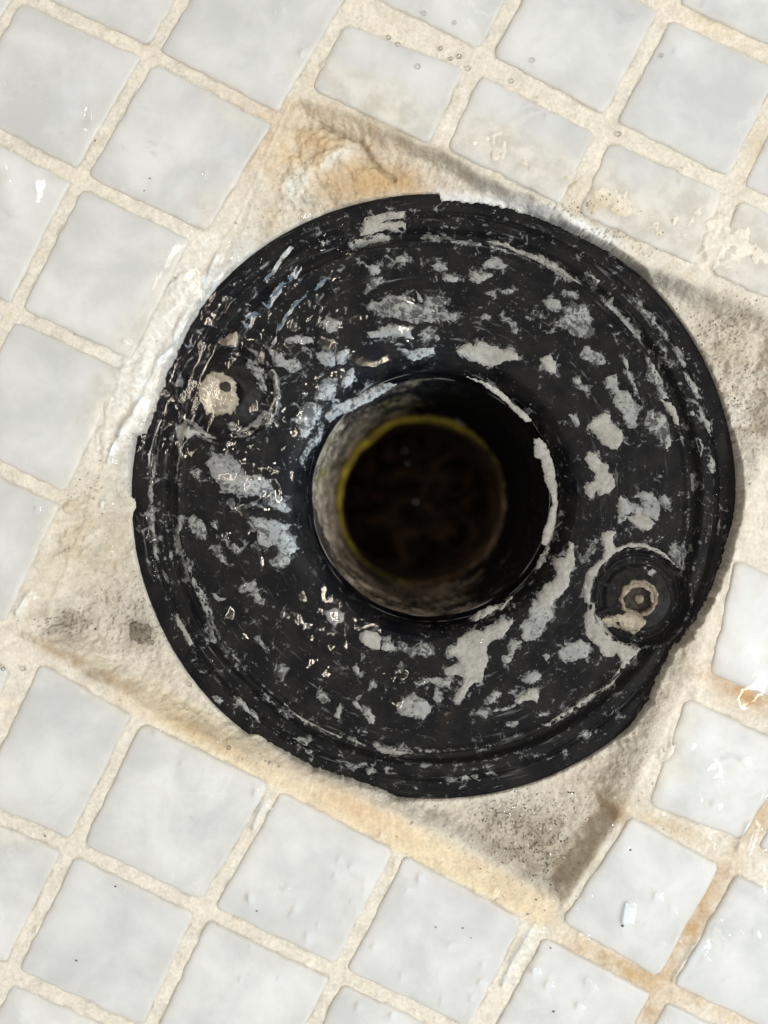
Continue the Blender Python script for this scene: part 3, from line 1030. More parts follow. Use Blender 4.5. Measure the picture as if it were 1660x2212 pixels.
# ribs in the floor of the right recess
for aa in (2.75, 3.5):
    ca, sa = math.cos(aa), math.sin(aa)
    w = 0.25
    V8 = []
    for z in (-7, -5.35):
        for rr, s in ((3.2, -1), (3.2, 1), (7.9, 1), (7.9, -1)):
            V8.append((px + ca * rr - sa * w * s, py + sa * rr + ca * w * s, z))
    o = mesh_py('rib', V8, [(4, 5, 6, 7), (0, 1, 5, 4), (1, 2, 6, 5), (2, 3, 7, 6), (3, 0, 4, 7)], M_BLACK, None, False)
    o.parent = b1

for _o in [glue]:
    _o.location = (0, 0, 0)

# plaster left on the plastic: each scab its own piece. Offsets and scale of the survey sheets first.
K = {1: (276.7, 415.0, .27085), 2: (726.3, 415.0, .27085), 3: (1158.6, 415.0, .27085), 4: (276.7, 864.6, .27085), 6: (1158.6, 864.6, .27085),
     7: (380.4, 1296.9, .27085), 8: (778.1, 1296.9, .27085), 9: (1158.6, 1210.5, .3021), 10: (639.8, 778.1, .3646)}
K[0] = (0.0, 0.0, 1.0)
FL = [
 (0, 'p', "579,918 585,910 590,900 595,891 598,880 601,870 602,859 602,849 602,838 600,827 598,817 594,807 589,797 580,802 584,811 587,820 589,829 591,839 591,849 591,858 590,868 588,877 584,887 580,895 576,904 570,912"),  # pale arc added so the left recess edge shows
 (0, 'f', "515,942 522,940 529,938 535,935 541,931 547,927 552,923 557,918 562,913 567,908 571,902 574,896 578,890 563,883 560,888 557,893 554,898 550,903 546,907 542,911 537,914 532,918 527,920 522,923 517,925 511,927"),
 (0, 'c', "1352,1270 1368,1262 1396,1258 1420,1268 1428,1290 1420,1312 1412,1300 1410,1280 1392,1270 1370,1272 1360,1284 1352,1290"),
 (0, 'f', "574,842 573,836 572,829 570,822 568,816 565,810 561,804 558,799 553,794 549,789 544,784 538,780 533,777 526,789 530,792 535,795 539,799 543,803 546,807 550,812 552,817 555,822 557,827 558,832 560,838 560,843"),
 (2, 'p', "205,250 250,195 400,165 555,150 545,200 400,225 360,250 540,235 560,260 545,310 480,320 400,300 330,320 240,345 195,345 215,300"),
 (2, 'p', "170,380 260,350 330,335 430,335 420,365 330,375 210,400 110,420 90,405"),
 (2, 'f', "670,345 720,320 800,320 880,345 960,360 920,375 800,375 720,370"),
 (2, 'f', "910,385 1000,375 1080,365 1130,385 1160,415 1120,425 1040,410 950,405"),
 (2, 'f', "1240,420 1330,440 1430,470 1480,490 1420,490 1330,460 1250,445"),
 (2, 'p', "1210,370 1300,375 1390,395 1450,430 1520,450 1600,480 1660,520 1660,580 1600,540 1500,480 1400,430 1300,395"),
 (3, 'p', "0,480 60,490 150,540 230,590 270,640 340,680 370,710 300,700 220,660 150,620 80,590 20,540"),
 (2, 'f', "215,555 250,575 300,580 340,580 350,620 330,650 280,655 265,610"),
 (2, 'f', "235,740 260,700 300,670 370,665 380,695 340,735 290,770 245,795"),
 (2, 'f', "470,510 520,495 600,510 590,540 530,550 480,535"),
 (2, 'f', "750,575 820,555 880,570 890,600 850,615 780,610"),
 (2, 'f', "845,660 870,645 960,645 990,680 960,710 900,705 850,690"),
 (2, 'f', "1165,570 1200,535 1270,525 1340,550 1360,580 1330,605 1250,600 1180,595"),
 (2, 'f', "1060,690 1075,630 1110,620 1150,650 1200,640 1260,630 1250,660 1200,690 1130,715 1075,710"),
 (2, 'f', "1310,780 1360,770 1420,775 1380,800 1330,800"),
 (2, 'f', "1200,800 1240,788 1255,810 1220,820"),
 (2, 'f', "230,890 280,870 340,870 380,835 450,820 570,825 585,870 630,890 700,880 720,810 790,825 850,840 910,850 900,890 810,895 820,940 900,955 1000,950 960,1010 880,1005 780,1020 700,1030 620,1040 540,1020 460,990 380,970 320,940 260,930"),
 (2, 'f', "245,1110 330,1085 430,1040 500,1050 560,1060 640,1060 600,1100 620,1160 560,1150 480,1130 400,1140 310,1150 265,1140"),
 (2, 'f', "660,1130 690,1090 740,1070 790,1090 790,1125 830,1130 830,1165 790,1165 720,1150"),
 (2, 'f', "510,1255 600,1265 690,1245 780,1250 780,1290 700,1320 610,1350 570,1310"),
 (2, 'p', "950,1265 1000,1230 1060,1215 1090,1240 1120,1200 1180,1205 1240,1240 1320,1260 1370,1255 1440,1300 1450,1350 1390,1345 1300,1375 1220,1395 1160,1375 1080,1350 1000,1310"),
 (2, 'f', "40,1530 80,1450 140,1410 155,1480 120,1540 60,1560"),
 (2, 'f', "0,1290 40,1245 110,1255 90,1310 30,1360 0,1370"),
 (2, 'f', "1155,980 1200,960 1240,985 1220,1010 1165,1005"),
 (2, 'f', "1380,1030 1430,1050 1470,1090 1450,1115 1410,1090"),
 (2, 'f', "640,780 680,820 700,870 660,860"),
 (3, 'f', "75,870 120,830 180,850 205,900 190,945 130,940 85,910"),
 (3, 'f', "160,1030 230,980 250,900 300,870 360,890 420,930 440,1000 450,1080 480,1130 380,1155 310,1140 240,1090 170,1060"),
 (3, 'p', "35,1330 120,1275 160,1350 170,1450 120,1430 70,1390"),
 (3, 'f', "230,790 290,775 350,820 330,860 280,830"),
 (3, 'p', "400,685 430,655 500,710 490,745 440,715"),
 (3, 'f', "550,885 600,830 660,910 730,980 800,1050 850,1110 860,1165 810,1140 740,1070 680,1000 620,930"),
 (3, 'f', "780,830 830,860 850,920 920,960 990,1060 1040,1120 1060,1200 1020,1160 960,1080 890,1000 820,920"),
 (3, 'f', "940,1215 990,1200 1030,1250 1040,1330 1090,1370 1060,1410 1010,1350 960,1280"),
 (3, 'f', "360,1280 400,1220 470,1260 530,1290 570,1350 520,1370 430,1350 370,1310"),
 (3, 'f', "300,1510 340,1450 370,1520 460,1540 430,1590 370,1570"),
 (3, 'f', "700,1310 740,1340 740,1410 770,1480 830,1590 840,1650 790,1590 750,1500 720,1400"),
 (3, 'f', "880,1320 930,1360 980,1450 1030,1560 1060,1650 1000,1640 950,1520 900,1420"),
 (3, 'f', "1170,1430 1230,1470 1290,1560 1330,1650 1280,1640 1230,1570"),
 (3, 'f', "1090,1210 1130,1230 1160,1290 1200,1370 1180,1400 1130,1330"),
 (6, 'f', "620,20 640,-60 600,-110 560,-100 560,-190 650,-210 670,-80 740,-80 780,0 790,60 820,150 800,215 750,200 710,150 690,90"),
 (6, 'p', "1000,-10 1080,20 1130,80 1145,200 1110,180 1060,80"),
 (6, 'p', "415,210 470,140 560,90 605,120 600,170 650,200 690,240 705,300 660,390 600,380 530,340 490,280 450,220"),
 (6, 'p', "400,450 430,410 490,430 530,490 590,510 590,570 630,620 640,690 580,740 520,760 490,720 450,780 410,740 390,690 440,660 480,640 490,590 440,540"),
 (6, 'f', "870,170 900,90 940,80 950,140 1000,100 1040,120 1070,190 1080,260 1080,350 1060,410 1030,340 970,290 920,250"),
 (6, 'f', "660,870 680,760 740,790 740,830 800,830 860,860 850,780 790,770 860,730 930,740 980,800 1000,870 980,960 930,940 850,910 760,900 720,960 670,980"),
 (6, 'p', "740,930 820,905 900,925 960,985 900,1040 820,1010 760,970"),
 (6, 'f', "990,800 1040,750 1070,790 1080,850 1020,840"),
 (6, 'p', "540,1260 560,1200 540,1130 530,1060 580,1040 650,1050 620,1100 640,1180 700,1160 760,1140 860,1140 950,1170 1030,1220 1090,1280 1140,1340 1080,1290 1000,1230 900,1180 800,1170 720,1180 640,1220 560,1290 500,1360 470,1420 440,1520 430,1650 400,1620 385,1480 410,1380 470,1320"),
 (6, 'f', "1060,1210 1110,1180 1210,1230 1210,1360 1170,1370 1120,1310"),
 (6, 'f', "270,105 320,110 350,170 350,190 300,160"),
 (6, 'f', "870,1330 930,1320 980,1370 950,1420 910,1390"),
 (6, 'p', "0,1560 60,1480 140,1430 160,1380 130,1310 160,1260 230,1250 260,1130 290,1140 295,1260 300,1310 260,1370 250,1480 190,1550 130,1600 110,1660 0,1660"),
 (6, 'f', "1260,580 1290,600 1300,680 1280,740 1260,680"),
 (6, 'f', "1270,300 1310,310 1330,400 1310,440 1280,370"),
 (6, 'f', "1390,440 1430,470 1440,560 1400,580 1370,520"),
 (6, 'f', "1220,90 1250,80 1260,120 1230,125"),
 (6, 'f', "1300,60 1340,100 1390,200 1400,290 1370,250 1330,150"),
 (6, 'f', "360,1290 400,1230 450,1160 490,1130 470,1200 420,1270 370,1320"),
 (6, 'p', "0,300 40,290 90,340 130,430 160,530 185,680 190,830 170,1000 150,1110 100,1170 60,1150 80,1050 120,920 150,800 90,640 80,560 60,470 0,440"),
 (6, 'f', "20,1290 80,1200 130,1130 110,1230 60,1310 10,1370"),
 (8, 'f', "1390,0 1500,0 1560,40 1540,140 1480,230 1440,290 1400,320 1320,340 1290,310 1300,250 1280,210 1350,160 1360,80"),
 (8, 'p', "0,260 60,235 130,250 170,280 160,385 120,385 50,350 10,310"),
 (8, 'f', "175,282 220,300 270,340 290,390 250,395 190,385 168,380"),
 (8, 'f', "290,320 340,325 390,370 460,360 480,330 550,340 600,370 590,420 530,440 450,420 390,440 340,400"),
 (8, 'p', "695,400 770,370 780,320 830,300 860,270 930,245 990,260 1020,220 1100,190 1150,155 1200,180 1230,140 1225,200 1170,260 1150,310 1080,320 1020,360 1020,440 1030,500 990,560 990,620 960,665 910,660 860,730 830,790 780,820 740,810 760,760 820,680 830,620 780,600 690,600 670,560 740,530 790,500 770,450 710,440"),
 (8, 'f', "1140,460 1180,440 1190,360 1220,320 1300,330 1280,390 1240,410 1230,470 1180,515 1150,500"),
 (8, 'f', "300,530 330,500 355,540 340,580 310,570"),
 (8, 'f', "430,660 520,630 620,620 720,650 720,710 640,690 560,660 460,690"),
 (8, 'f', "580,790 610,700 640,760 650,820 610,830"),
 (8, 'f', "290,850 330,810 400,770 440,760 500,800 580,850 560,900 500,970 460,920 400,940 330,920 300,880"),
 (8, 'f', "1010,790 1060,740 1130,740 1110,790 1060,830 1030,840"),
 (8, 'f', "930,900 980,860 1040,860 1055,895 1010,940 950,930"),
 (8, 'f', "1310,640 1340,590 1400,565 1450,600 1430,650 1360,680 1330,660"),
 (8, 'p', "1240,810 1290,760 1340,740 1350,710 1410,700 1430,770 1420,830 1380,800 1300,810 1280,840"),
 (8, 'f', "1060,890 1150,865 1240,845 1240,860 1130,890"),
 (8, 'p', "110,1180 120,1150 200,1180 290,1195 370,1190 430,1220 400,1245 300,1250 200,1245 140,1215"),
 (8, 'f', "705,1430 740,1410 790,1420 850,1390 870,1420 820,1440 740,1450"),
 (8, 'f', "885,1410 930,1390 950,1400 940,1425 900,1425"),
 (8, 'f', "1005,1380 1050,1365 1065,1385 1020,1400"),
 (8, 'f', "50,1360 90,1345 105,1375 70,1385"),
 (8, 'f', "940,1210 980,1185 1020,1210 980,1225"),
 (8, 'f', "1420,915 1510,890 1520,905 1430,930"),
 (8, 'f', "1160,1000 1220,975 1280,965 1260,990 1190,1010"),
 (8, 'p', "880,150 960,100 1040,60 1130,40 1220,-20 1160,60 1080,90 980,150 920,165"),
 (9, 'f', "160,660 230,610 330,570 390,600 380,690 300,720 220,740 180,700"),
 (9, 'p', "400,300 430,310 460,400 500,460 550,530 610,590 690,610 770,640 720,700 660,760 620,820 570,900 500,940 440,980 380,1020 300,1080 200,1140 100,1190 60,1180 170,1110 250,1060 330,1000 430,940 530,890 580,800 620,730 580,670 540,700 480,690 460,620 400,580 360,540 350,430 370,350"),
 (9, 'c', "490,430 560,400 640,390 690,360 760,400 800,440 770,490 720,540 650,510 600,490 530,480"),
 (9, 'f', "320,1250 360,1220 400,1240 370,1270"),
 (9, 'f', "50,690 80,670 110,690 80,720"),
 (4, 'f', "615,490 680,420 760,430 830,460 890,500 890,560 960,600 1000,590 1060,600 1120,650 1160,720 1200,780 1240,790 1250,890 1190,880 1120,830 1080,770 1000,760 940,750 880,720 800,740 750,740 710,660 670,610 640,540"),
 (4, 'f', "970,950 1040,930 1120,960 1180,960 1240,990 1280,1040 1320,1100 1330,1160 1360,1180 1300,1230 1270,1300 1200,1340 1130,1320 1120,1280 1190,1240 1200,1180 1150,1150 1080,1180 1030,1130 1030,1060 1000,1010"),
 (4, 'f', "490,570 550,535 575,570 560,620 510,610"),
 (4, 'f', "780,790 830,780 850,840 850,890 810,850"),
 (4, 'f', "950,830 990,800 1030,800 1000,850 960,850"),
 (4, 'f', "470,940 520,920 600,970 620,1050 610,1110 560,1080 510,1050 480,1010"),
 (4, 'f', "665,1160 720,1170 740,1220 780,1270 780,1310 730,1290 690,1240"),
 (4, 'f', "820,1150 860,1160 890,1200 870,1225 830,1200"),
 (4, 'f', "895,1520 940,1470 1010,1430 1020,1490 1040,1560 1080,1590 1080,1640 1040,1640 1010,1580 970,1530"),
 (4, 'p', "380,210 450,140 520,190 640,270 690,300 610,300 530,260 480,300 440,350 420,420 395,520 390,640 370,560 385,430"),
 (4, 'f', "390,930 430,920 420,1000 400,1080 420,1200 450,1280 500,1380 560,1480 620,1580 600,1660 570,1600 510,1500 450,1400 410,1280 370,1150 360,1030"),
 (4, 'f', "150,870 190,840 215,890 205,1000 210,1100 235,1200 235,1280 205,1230 190,1080 160,960"),
 (4, 'f', "160,760 190,600 210,460 220,520 195,680 200,800 180,830"),
 (4, 'f', "265,1360 300,1390 330,1420 320,1455 290,1430"),
 (4, 'f', "650,970 690,970 710,1040 690,1030 660,1000"),
 (4, 'f', "660,1540 720,1560 770,1590 720,1620 690,1580"),
 (4, 'f', "1340,160 1380,60 1440,20 1520,30 1560,60 1500,180 1440,280 1390,320 1380,230"),
 (4, 'f', "770,180 820,170 900,210 880,240 800,230"),
 (7, 'p', "0,120 40,180 100,270 135,350 110,365 60,270 10,190"),
 (7, 'f', "190,0 250,20 290,140 320,230 360,310 440,400 500,480 550,560 520,570 460,490 380,390 330,310 290,250 300,350 270,330 230,200 210,100"),
 (7, 'f', "1190,100 1270,65 1335,110 1330,170 1260,210 1210,160"),
 (7, 'f', "635,310 665,300 690,345 730,380 750,410 700,390 660,360"),
 (7, 'f', "800,540 850,530 860,600 840,640 815,600"),
 (7, 'f', "1120,750 1160,710 1200,770 1240,810 1170,815 1130,790"),
 (7, 'f', "1400,540 1440,525 1495,620 1460,600 1420,570"),
 (7, 'f', "1270,930 1290,860 1310,820 1330,860 1305,900 1300,950"),
 (7, 'f', "1405,820 1440,810 1470,850 1540,880 1590,930 1580,995 1540,990 1510,930 1450,870"),
 (7, 'f', "460,780 500,770 550,810 580,870 640,920 670,980 620,940 560,890 500,830"),
 (7, 'p', "860,810 900,870 960,930 1050,980 1150,1030 1250,1080 1330,1110 1300,1115 1200,1070 1080,1010 990,970 920,910 870,860"),
 (7, 'f', "690,750 740,800 780,850 730,820"),
 (7, 'f', "810,880 860,890 930,960 880,940"),
 (7, 'p', "1350,1110 1440,1120 1490,1170 1430,1160"),
 (7, 'f', "935,1100 990,1090 1060,1130 1040,1160 980,1130"),
 (7, 'f', "1000,1170 1100,1215 1080,1230 1020,1200"),
 (7, 'f', "1375,1330 1440,1310 1470,1330 1440,1350 1390,1350"),
 (7, 'f', "1520,1355 1560,1340 1575,1365 1540,1385"),
 (7, 'f', "1000,190 1050,190 1070,225 1020,230"),
 (7, 'f', "1530,660 1580,640 1590,690 1550,700"),
 (7, 'f', "290,770 330,760 380,800 350,830 310,810"),
 (1, 'c', "720,1190 800,1110 860,1100 885,1150 850,1220 760,1215"),
 (1, 'f', "1100,1230 1180,1260 1250,1330 1350,1330 1390,1400 1300,1440 1240,1400 1170,1380 1140,1300"),
 (1, 'f', "1250,1170 1340,1140 1470,1150 1480,1190 1400,1210 1320,1190"),
 (1, 'f', "1540,1030 1600,1010 1660,1030 1660,1100 1610,1110 1570,1070"),
 (1, 'f', "940,1310 1000,1340 1060,1400 1080,1430 1020,1450 960,1400"),
 (1, 'f', "1165,1450 1200,1500 1210,1620 1190,1660 1170,1600"),
 (1, 'f', "1500,1280 1580,1270 1660,1300 1650,1380 1560,1380 1510,1330"),
 (1, 'f', "1480,1660 1520,1560 1600,1500 1660,1490 1660,1600 1600,1660"),
 (1, 'p', "370,1520 395,1490 430,1510 420,1545 390,1550"),
 (10, 'f', "170,330 230,270 330,220 430,160 520,130 600,130 520,190 430,240 330,290 240,330 190,360"),
 (10, 'p', "1010,85 1070,100 1140,120 1230,180 1300,250 1380,310 1410,355 1370,360 1310,300 1240,230 1150,160 1090,120"),
 (10, 'f', "20,600 60,520 110,450 160,400 140,460 80,540 40,620"),
]


def topz(x, y):
    """top of the plastic under a scab: the deck or a boss standing in its recess"""
    x = np.asarray(x, float)
    y = np.asarray(y, float)
    r = np.hypot(x - CX, y - CY)
    f = np.clip(r, 22.5, 51.8) / np.maximum(r, 1e-6)
    x = CX + (x - CX) * f
    y = CY + (y - CY) * f
    z = deckz(x, y)
    for bx, by in BOSS:
        d = np.hypot(x - bx, y - by)
        z = np.where(d < 5.7, np.maximum(z, -5.45), z)
    return z


HAZE = [(640, 790, 70, 70, 0, .75), (700, 850, 60, 50, -40, .7), (850, 560, 140, 40, 10, .5), (1120, 665, 80, 50, 15, .6), (1180, 690, 60, 40, 20, .55),
        (560, 1330, 90, 50, 30, .4), (900, 1500, 120, 50, 0, .45), (1150, 1480, 100, 50, -20, .5), (1400, 820, 60, 120, -20, .45), (1480, 860, 40, 160, -22, .6),
        (1500, 1080, 40, 150, 0, .55), (1300, 1000, 50, 60, 0, .35), (780, 1430, 60, 30, 0, .4), (500, 1160, 70, 60, 0, .4), (440, 1090, 30, 60, 0, .4),
        (548, 870, 22, 70, 0, .95), (500, 930, 60, 20, 0, .7), (520, 770, 40, 20, 0, .5), (1390, 1240, 60, 40, 0, .4), (1380, 1160, 60, 40, 0, .6), (900, 470, 180, 40, 0, .5), (1180, 540, 80, 40, 25, .4), (600, 1600, 90, 60, 40, .35),
        (740, 1660, 120, 40, 20, .35), (640, 1480, 70, 40, 20, .3), (720, 620, 80, 70, 0, .4), (1320, 640, 100, 60, 30, .35)]
SCABS = []
for i, (k, kind, s) in enumerate(FL):
    ox, oy, f = K[k]
    P = []
    for w in s.split():
        a_, b_ = w.split(',')
        P.append(((ox + f * float(a_) - 830) * KD, (1106 - oy - f * float(b_)) * KD))
    P = np.array(P)
    c = P.mean(0)
    rr = np.hypot(*(c - np.array([CX, CY])))
    if rr < 27:                                  # scabs on the lip of the hole lie deeper
        P = P * (CAM_H + 6.5) / (CAM_H + 4.0)
    SCABS.append((i, kind, refine(P, 0.22, 0.34 if kind == 'f' else 0.26, i)))
    DUST.append(P)

r_deck = np.concatenate([np.linspace(22.3, 27, 22), np.arange(27.25, 43.0, 0.26), np.linspace(43.1, 45.4, 15)])
r_rim = np.concatenate([np.linspace(45.4, 49.6, 26), np.arange(49.8, 51.4, 0.22), np.linspace(51.5, 52.75, 9)])
deck = polar_part('deck', r_deck, M_BLACK)
rim = polar_part('outer_rim', r_rim, M_BLACK)

for i, kind, O in SCABS:
    th_ = {'f': 0.13, 'p': 0.30, 'c': 0.55}[kind]
    mt = {'f': M_FLAKE, 'p': M_PASTE, 'c': M_CREAM}[kind]
    o = sheet('plaster_scab', O, topz, th_, mt, drain, i, 0.4, 0.75)

# ------------------------------------------------------------------ grit caught in the mortar
M_GRIT = mat_plain('dark_grit', (0.085, 0.075, 0.065), 0.7, 0.2, 0.7, 2500)
M_SAND = mat_plain('pale_sand', (0.62, 0.57, 0.50), 0.8, 0.1, 0.3, 2500)


def hz(x, y):
    j = np.clip(np.searchsorted(GX, x) - 1, 0, NX - 2)
    i = np.clip(np.searchsorted(GY, y) - 1, 0, NY - 2)
    return H[i, j]


OCT = [(1, 0, 0), (-1, 0, 0), (0, 1, 0), (0, -1, 0), (0, 0, 1), (0, 0, -1)]
OCF = [(0, 2, 4), (2, 1, 4), (1, 3, 4), (3, 0, 4), (2, 0, 5), (1, 2, 5), (3, 1, 5), (0, 3, 5)]


def grains(name, zones, mat, seed):
    rs = np.random.RandomState(seed)
    Vv, F = [], []
    for (x, y, rx, ry, n, s0, s1) in zones:
        for _ in range(n):
            gx, gy = d2(x + rs.normal() * rx, y + rs.normal() * ry)
            if np.hypot(gx - CX, gy - CY) < 52.6 or fbm(np.array([gx * .35]), np.array([gy * .35]), 141, 3)[0] < -0.02:
                continue
            z = float(hz(gx, gy))
            s = rs.uniform(s0, s1)
            a_ = rs.uniform(0, 6.28)
            sc = rs.uniform(0.6, 1.3, 3) * s
            b0_ = len(Vv)
            for (u, v, w) in OCT:
                u, v, w = u * sc[0], v * sc[1], w * sc[2] * 0.7
                Vv.append((gx + u * math.cos(a_) - v * math.sin(a_), gy + u * math.sin(a_) + v * math.cos(a_), z + w + 0.02))
            F += [tuple(q + b0_ for q in f) for f in OCF]
    o = mesh_py(name, Vv, F, mat, floor, False)
    o['kind'] = 'stuff'
    return o


grains('dark_grit', [(1090, 1775, 45, 25, 110, .08, .2), (1170, 1790, 40, 30, 110, .08, .22), (1170, 1860, 45, 40, 170, .07, .2), (1230, 1760, 40, 40, 60, .07, .18),
                     (300, 1300, 70, 70, 70, .06, .16), (130, 1350, 35, 20, 45, .06, .18), (1560, 700, 60, 40, 70, .07, .2), (1600, 850, 40, 80, 90, .07, .2),
                     (1240, 450, 60, 18, 40, .06, .2), (1390, 530, 70, 20, 30, .06, .2), (960, 1840, 140, 30, 18, .06, .14), (180, 1050, 30, 50, 40, .06, .16),
                     (620, 430, 40, 60, 25, .06, .15)], M_GRIT, 5)
grains('pale_sand', [(1120, 1830, 70, 50, 170, .08, .25), (300, 1320, 90, 80, 90, .08, .22), (1600, 820, 60, 120, 90, .08, .25), (1340, 1640, 50, 80, 50, .08, .2),
                     (600, 1640, 120, 30, 60, .08, .2)], M_SAND, 6)
M_CRUMB = mat_plain('mortar_crumbs', (0.66, 0.60, 0.51), 0.85, 0.1, 0.25, 1500)
grains('mortar_crumbs', [(1120, 1800, 110, 60, 90, .18, .5), (260, 1320, 100, 80, 90, .18, .5), (1600, 800, 60, 150, 90, .18, .5), (1400, 1650, 60, 100, 60, .18, .45),
                         (620, 440, 60, 60, 40, .18, .45), (1300, 470, 160, 40, 60, .15, .4), (600, 1630, 140, 30, 60, .15, .4), (180, 1080, 40, 80, 50, .15, .45), (330, 840, 30, 150, 50, .15, .4)], M_CRUMB, 8)
M_STONE = mat_plain('brown_pebble', (0.21, 0.18, 0.14), 0.7, 0.2, 0.5, 1500)
sx, sy = d2(290, 1372)
Vs, Fs = [], []
for i in range(7):
    for j in range(16):
        a_ = 2 * math.pi * j / 16
        ph = math.pi / 2 * i / 6
        rr = 2.6 * math.cos(ph) * (1 + 0.07 * math.sin(3 * a_ + 1) + 0.08 * math.sin(5 * a_))
        Vs.append((sx + rr * math.cos(a_), sy + rr * math.sin(a_), float(hz(sx, sy)) - 0.3 + 0.9 * math.sin(ph) + 0.15 * math.sin(4 * a_ + 2 * i)))
for i in range(6):
    for j in range(16):
        Fs.append((i * 16 + j, i * 16 + (j + 1) % 16, (i + 1) * 16 + (j + 1) % 16, (i + 1) * 16 + j))
mesh_py('pebble', Vs, Fs, M_STONE, floor)
# single specks lying on the tiles
for n_, (x, y, s) in enumerate([(1345, 2000, .5), (165, 2075, .35), (250, 1915, .35), (555, 1968, .3), (324, 385, .3), (312, 412, .25), (1000, 2005, .3), (942, 2003, .25),
                                (1190, 2048, .3), (1196, 2185, .4), (98, 1806, .35), (1320, 530, .25), (1018, 2026, .2), (1362, 1836, .35), (720, 2215, .3)]):
    gx, gy = d2(x, y)
    s *= 0.6
    Vv = [(gx + u * s * 1.2, gy + v * s * .8, 0.12 + w * s * .5) for (u, v, w) in OCT]
    mesh_py('speck', Vv, OCF, M_GRIT, floor, False)

# ------------------------------------------------------------------ water
WX = axis(68, 119, 0.21)
WY = axis(90, 139, 0.21)
WXm, WYm = np.meshgrid(WX, WY)
WD, WE = WXm / PX + 830, 1106 - WYm / PX


def wg(x, y, rx, ry, an=0):
    a_ = math.radians(an)
    u = (WD - x) * math.cos(a_) + (WE - y) * math.sin(a_)
    v = -(WD - x) * math.sin(a_) + (WE - y) * math.cos(a_)
    return np.exp(-((u / rx) ** 2 + (v / ry) ** 2))


top = np.where(sdT > 0.9, np.maximum(H, 0.04), H)
jx = np.clip(np.searchsorted(GX, WX), 0, NX - 1)
iy = np.clip(np.searchsorted(GY, WY), 0, NY - 1)
Ts = top[np.ix_(iy, jx)]
sdw = sdP[np.ix_(iy, jx)]
R_w = np.hypot(WXm - CX, WYm - CY)
s_ = sstep(-10, 170, sdw)
lvl = 0.34 * (1 - s_) + 0.10 * s_
lvl = np.maximum(lvl, np.where(R_w < 52.5, -9, blur(Ts, 8) + 0.15))
lvl = blur(lvl, 5)
rip = 0.03 + 0 * WD
for (x, y, rx, ry, k) in [(660, 720, 230, 170, .95), (850, 640, 220, 130, .55), (600, 960, 110, 110, .9), (500, 1330, 70, 60, .8), (700, 1335, 110, 50, .9), (680, 1430, 80, 45, .9),
                          (880, 1470, 45, 90, .9), (600, 1270, 80, 40, .6), (345, 1130, 40, 80, .8), (430, 700, 70, 140, .9), (400, 1000, 60, 120, .7), (480, 560, 80, 60, .6),
                          (190, 235, 45, 60, 1.2), (525, 330, 45, 40, 1.3), (30, 385, 50, 60, 1.0), (620, 120, 22, 70, .5), (1130, 420, 30, 20, .3), (300, 900, 60, 160, .5),
                          (1615, 1500, 70, 45, 1.0), (1640, 1400, 40, 40, 1.0), (1500, 1690, 65, 65, 1.3), (1500, 1620, 50, 30, 1.2), (1650, 1290, 25, 60, 1.0),
                          (1640, 560, 50, 25, .6), (1118, 805, 16, 14, .7), (1300, 700, 26, 40, .7), (985, 620, 40, 30, .6), (1160, 1355, 14, 20, .6), (1048, 1400, 14, 20, .6),
                          (1270, 1690, 40, 50, .8), (640, 1505, 22, 20, .6), (530, 1080, 40, 50, .7), (1215, 370, 20, 20, .5), (200, 1150, 50, 70, .5), (480, 1180, 100, 70, .45),
                          (870, 760, 120, 60, .5), (450, 640, 60, 110, .8), (380, 480, 60, 60, .5), (640, 480, 80, 30, .7), (760, 440, 60, 30, .5), (1060, 910, 40, 40, .0), (300, 1300, 40, 60, .4)]:
    rip = np.maximum(rip, k * wg(x, y, rx, ry))
rn = 0.27 * noise(WXm * 0.27, WYm * 0.27, 101) + 0.11 * noise(WXm * 0.50, WYm * 0.50, 105) + 0.003 * noise(WXm * 1.1, WYm * 1.1, 107)
rn2 = 0.30 * noise(WXm * 0.13, WYm * 0.13, 113) + 0.10 * noise(WXm * 0.26, WYm * 0.26, 115) + 0.012 * noise(WXm * 0.6, WYm * 0.6, 117)
far = np.maximum(sstep(1420, 1520, WD), 1 - sstep(300, 380, WD + 0.4 * WE - 150))
rn = rn * (1 - far) + rn2 * far
patch = sstep(-0.14, 0.22, fbm(WXm * 0.11, WYm * 0.11, 131, 3))
rip = 0.03 + (rip - 0.03) * np.maximum(far, 0.22 + 0.78 * patch)
calm = np.zeros_like(WD)
for (x, y, rx, ry, an) in [(592, 590, 55, 75, 30), (535, 672, 48, 48, 0), (655, 640, 40, 90, 40), (758, 500, 40, 50, 0), (390, 740, 70, 60, 0), (690, 510, 30, 30, 0), (490, 850, 95, 95, 0), (610, 600, 90, 90, 0), (310, 900, 40, 90, 25), (440, 610, 50, 70, 25), (735, 840, 60, 50, -40), (215, 1180, 50, 60, 0)]:
    calm = np.maximum(calm, wg(x, y, rx, ry, an))
rip = rip * (1 - 0.9 * calm)
ripz = rip * rn * 1.1 + 0.010 * fbm(WXm * 0.12, WYm * 0.12, 108, 2)
# longer flow ridges running down the left of the rim
fl = wg(430, 760, 120, 330, 27)
u_ = WXm * math.cos(math.radians(27)) - WYm * math.sin(math.radians(27))
v_ = WXm * math.sin(math.radians(27)) + WYm * math.cos(math.radians(27))
ripz = ripz + fl * 0.25 * (1 - calm) * noise(u_ * 0.26, v_ * 0.07, 111)
Wz = lvl + ripz
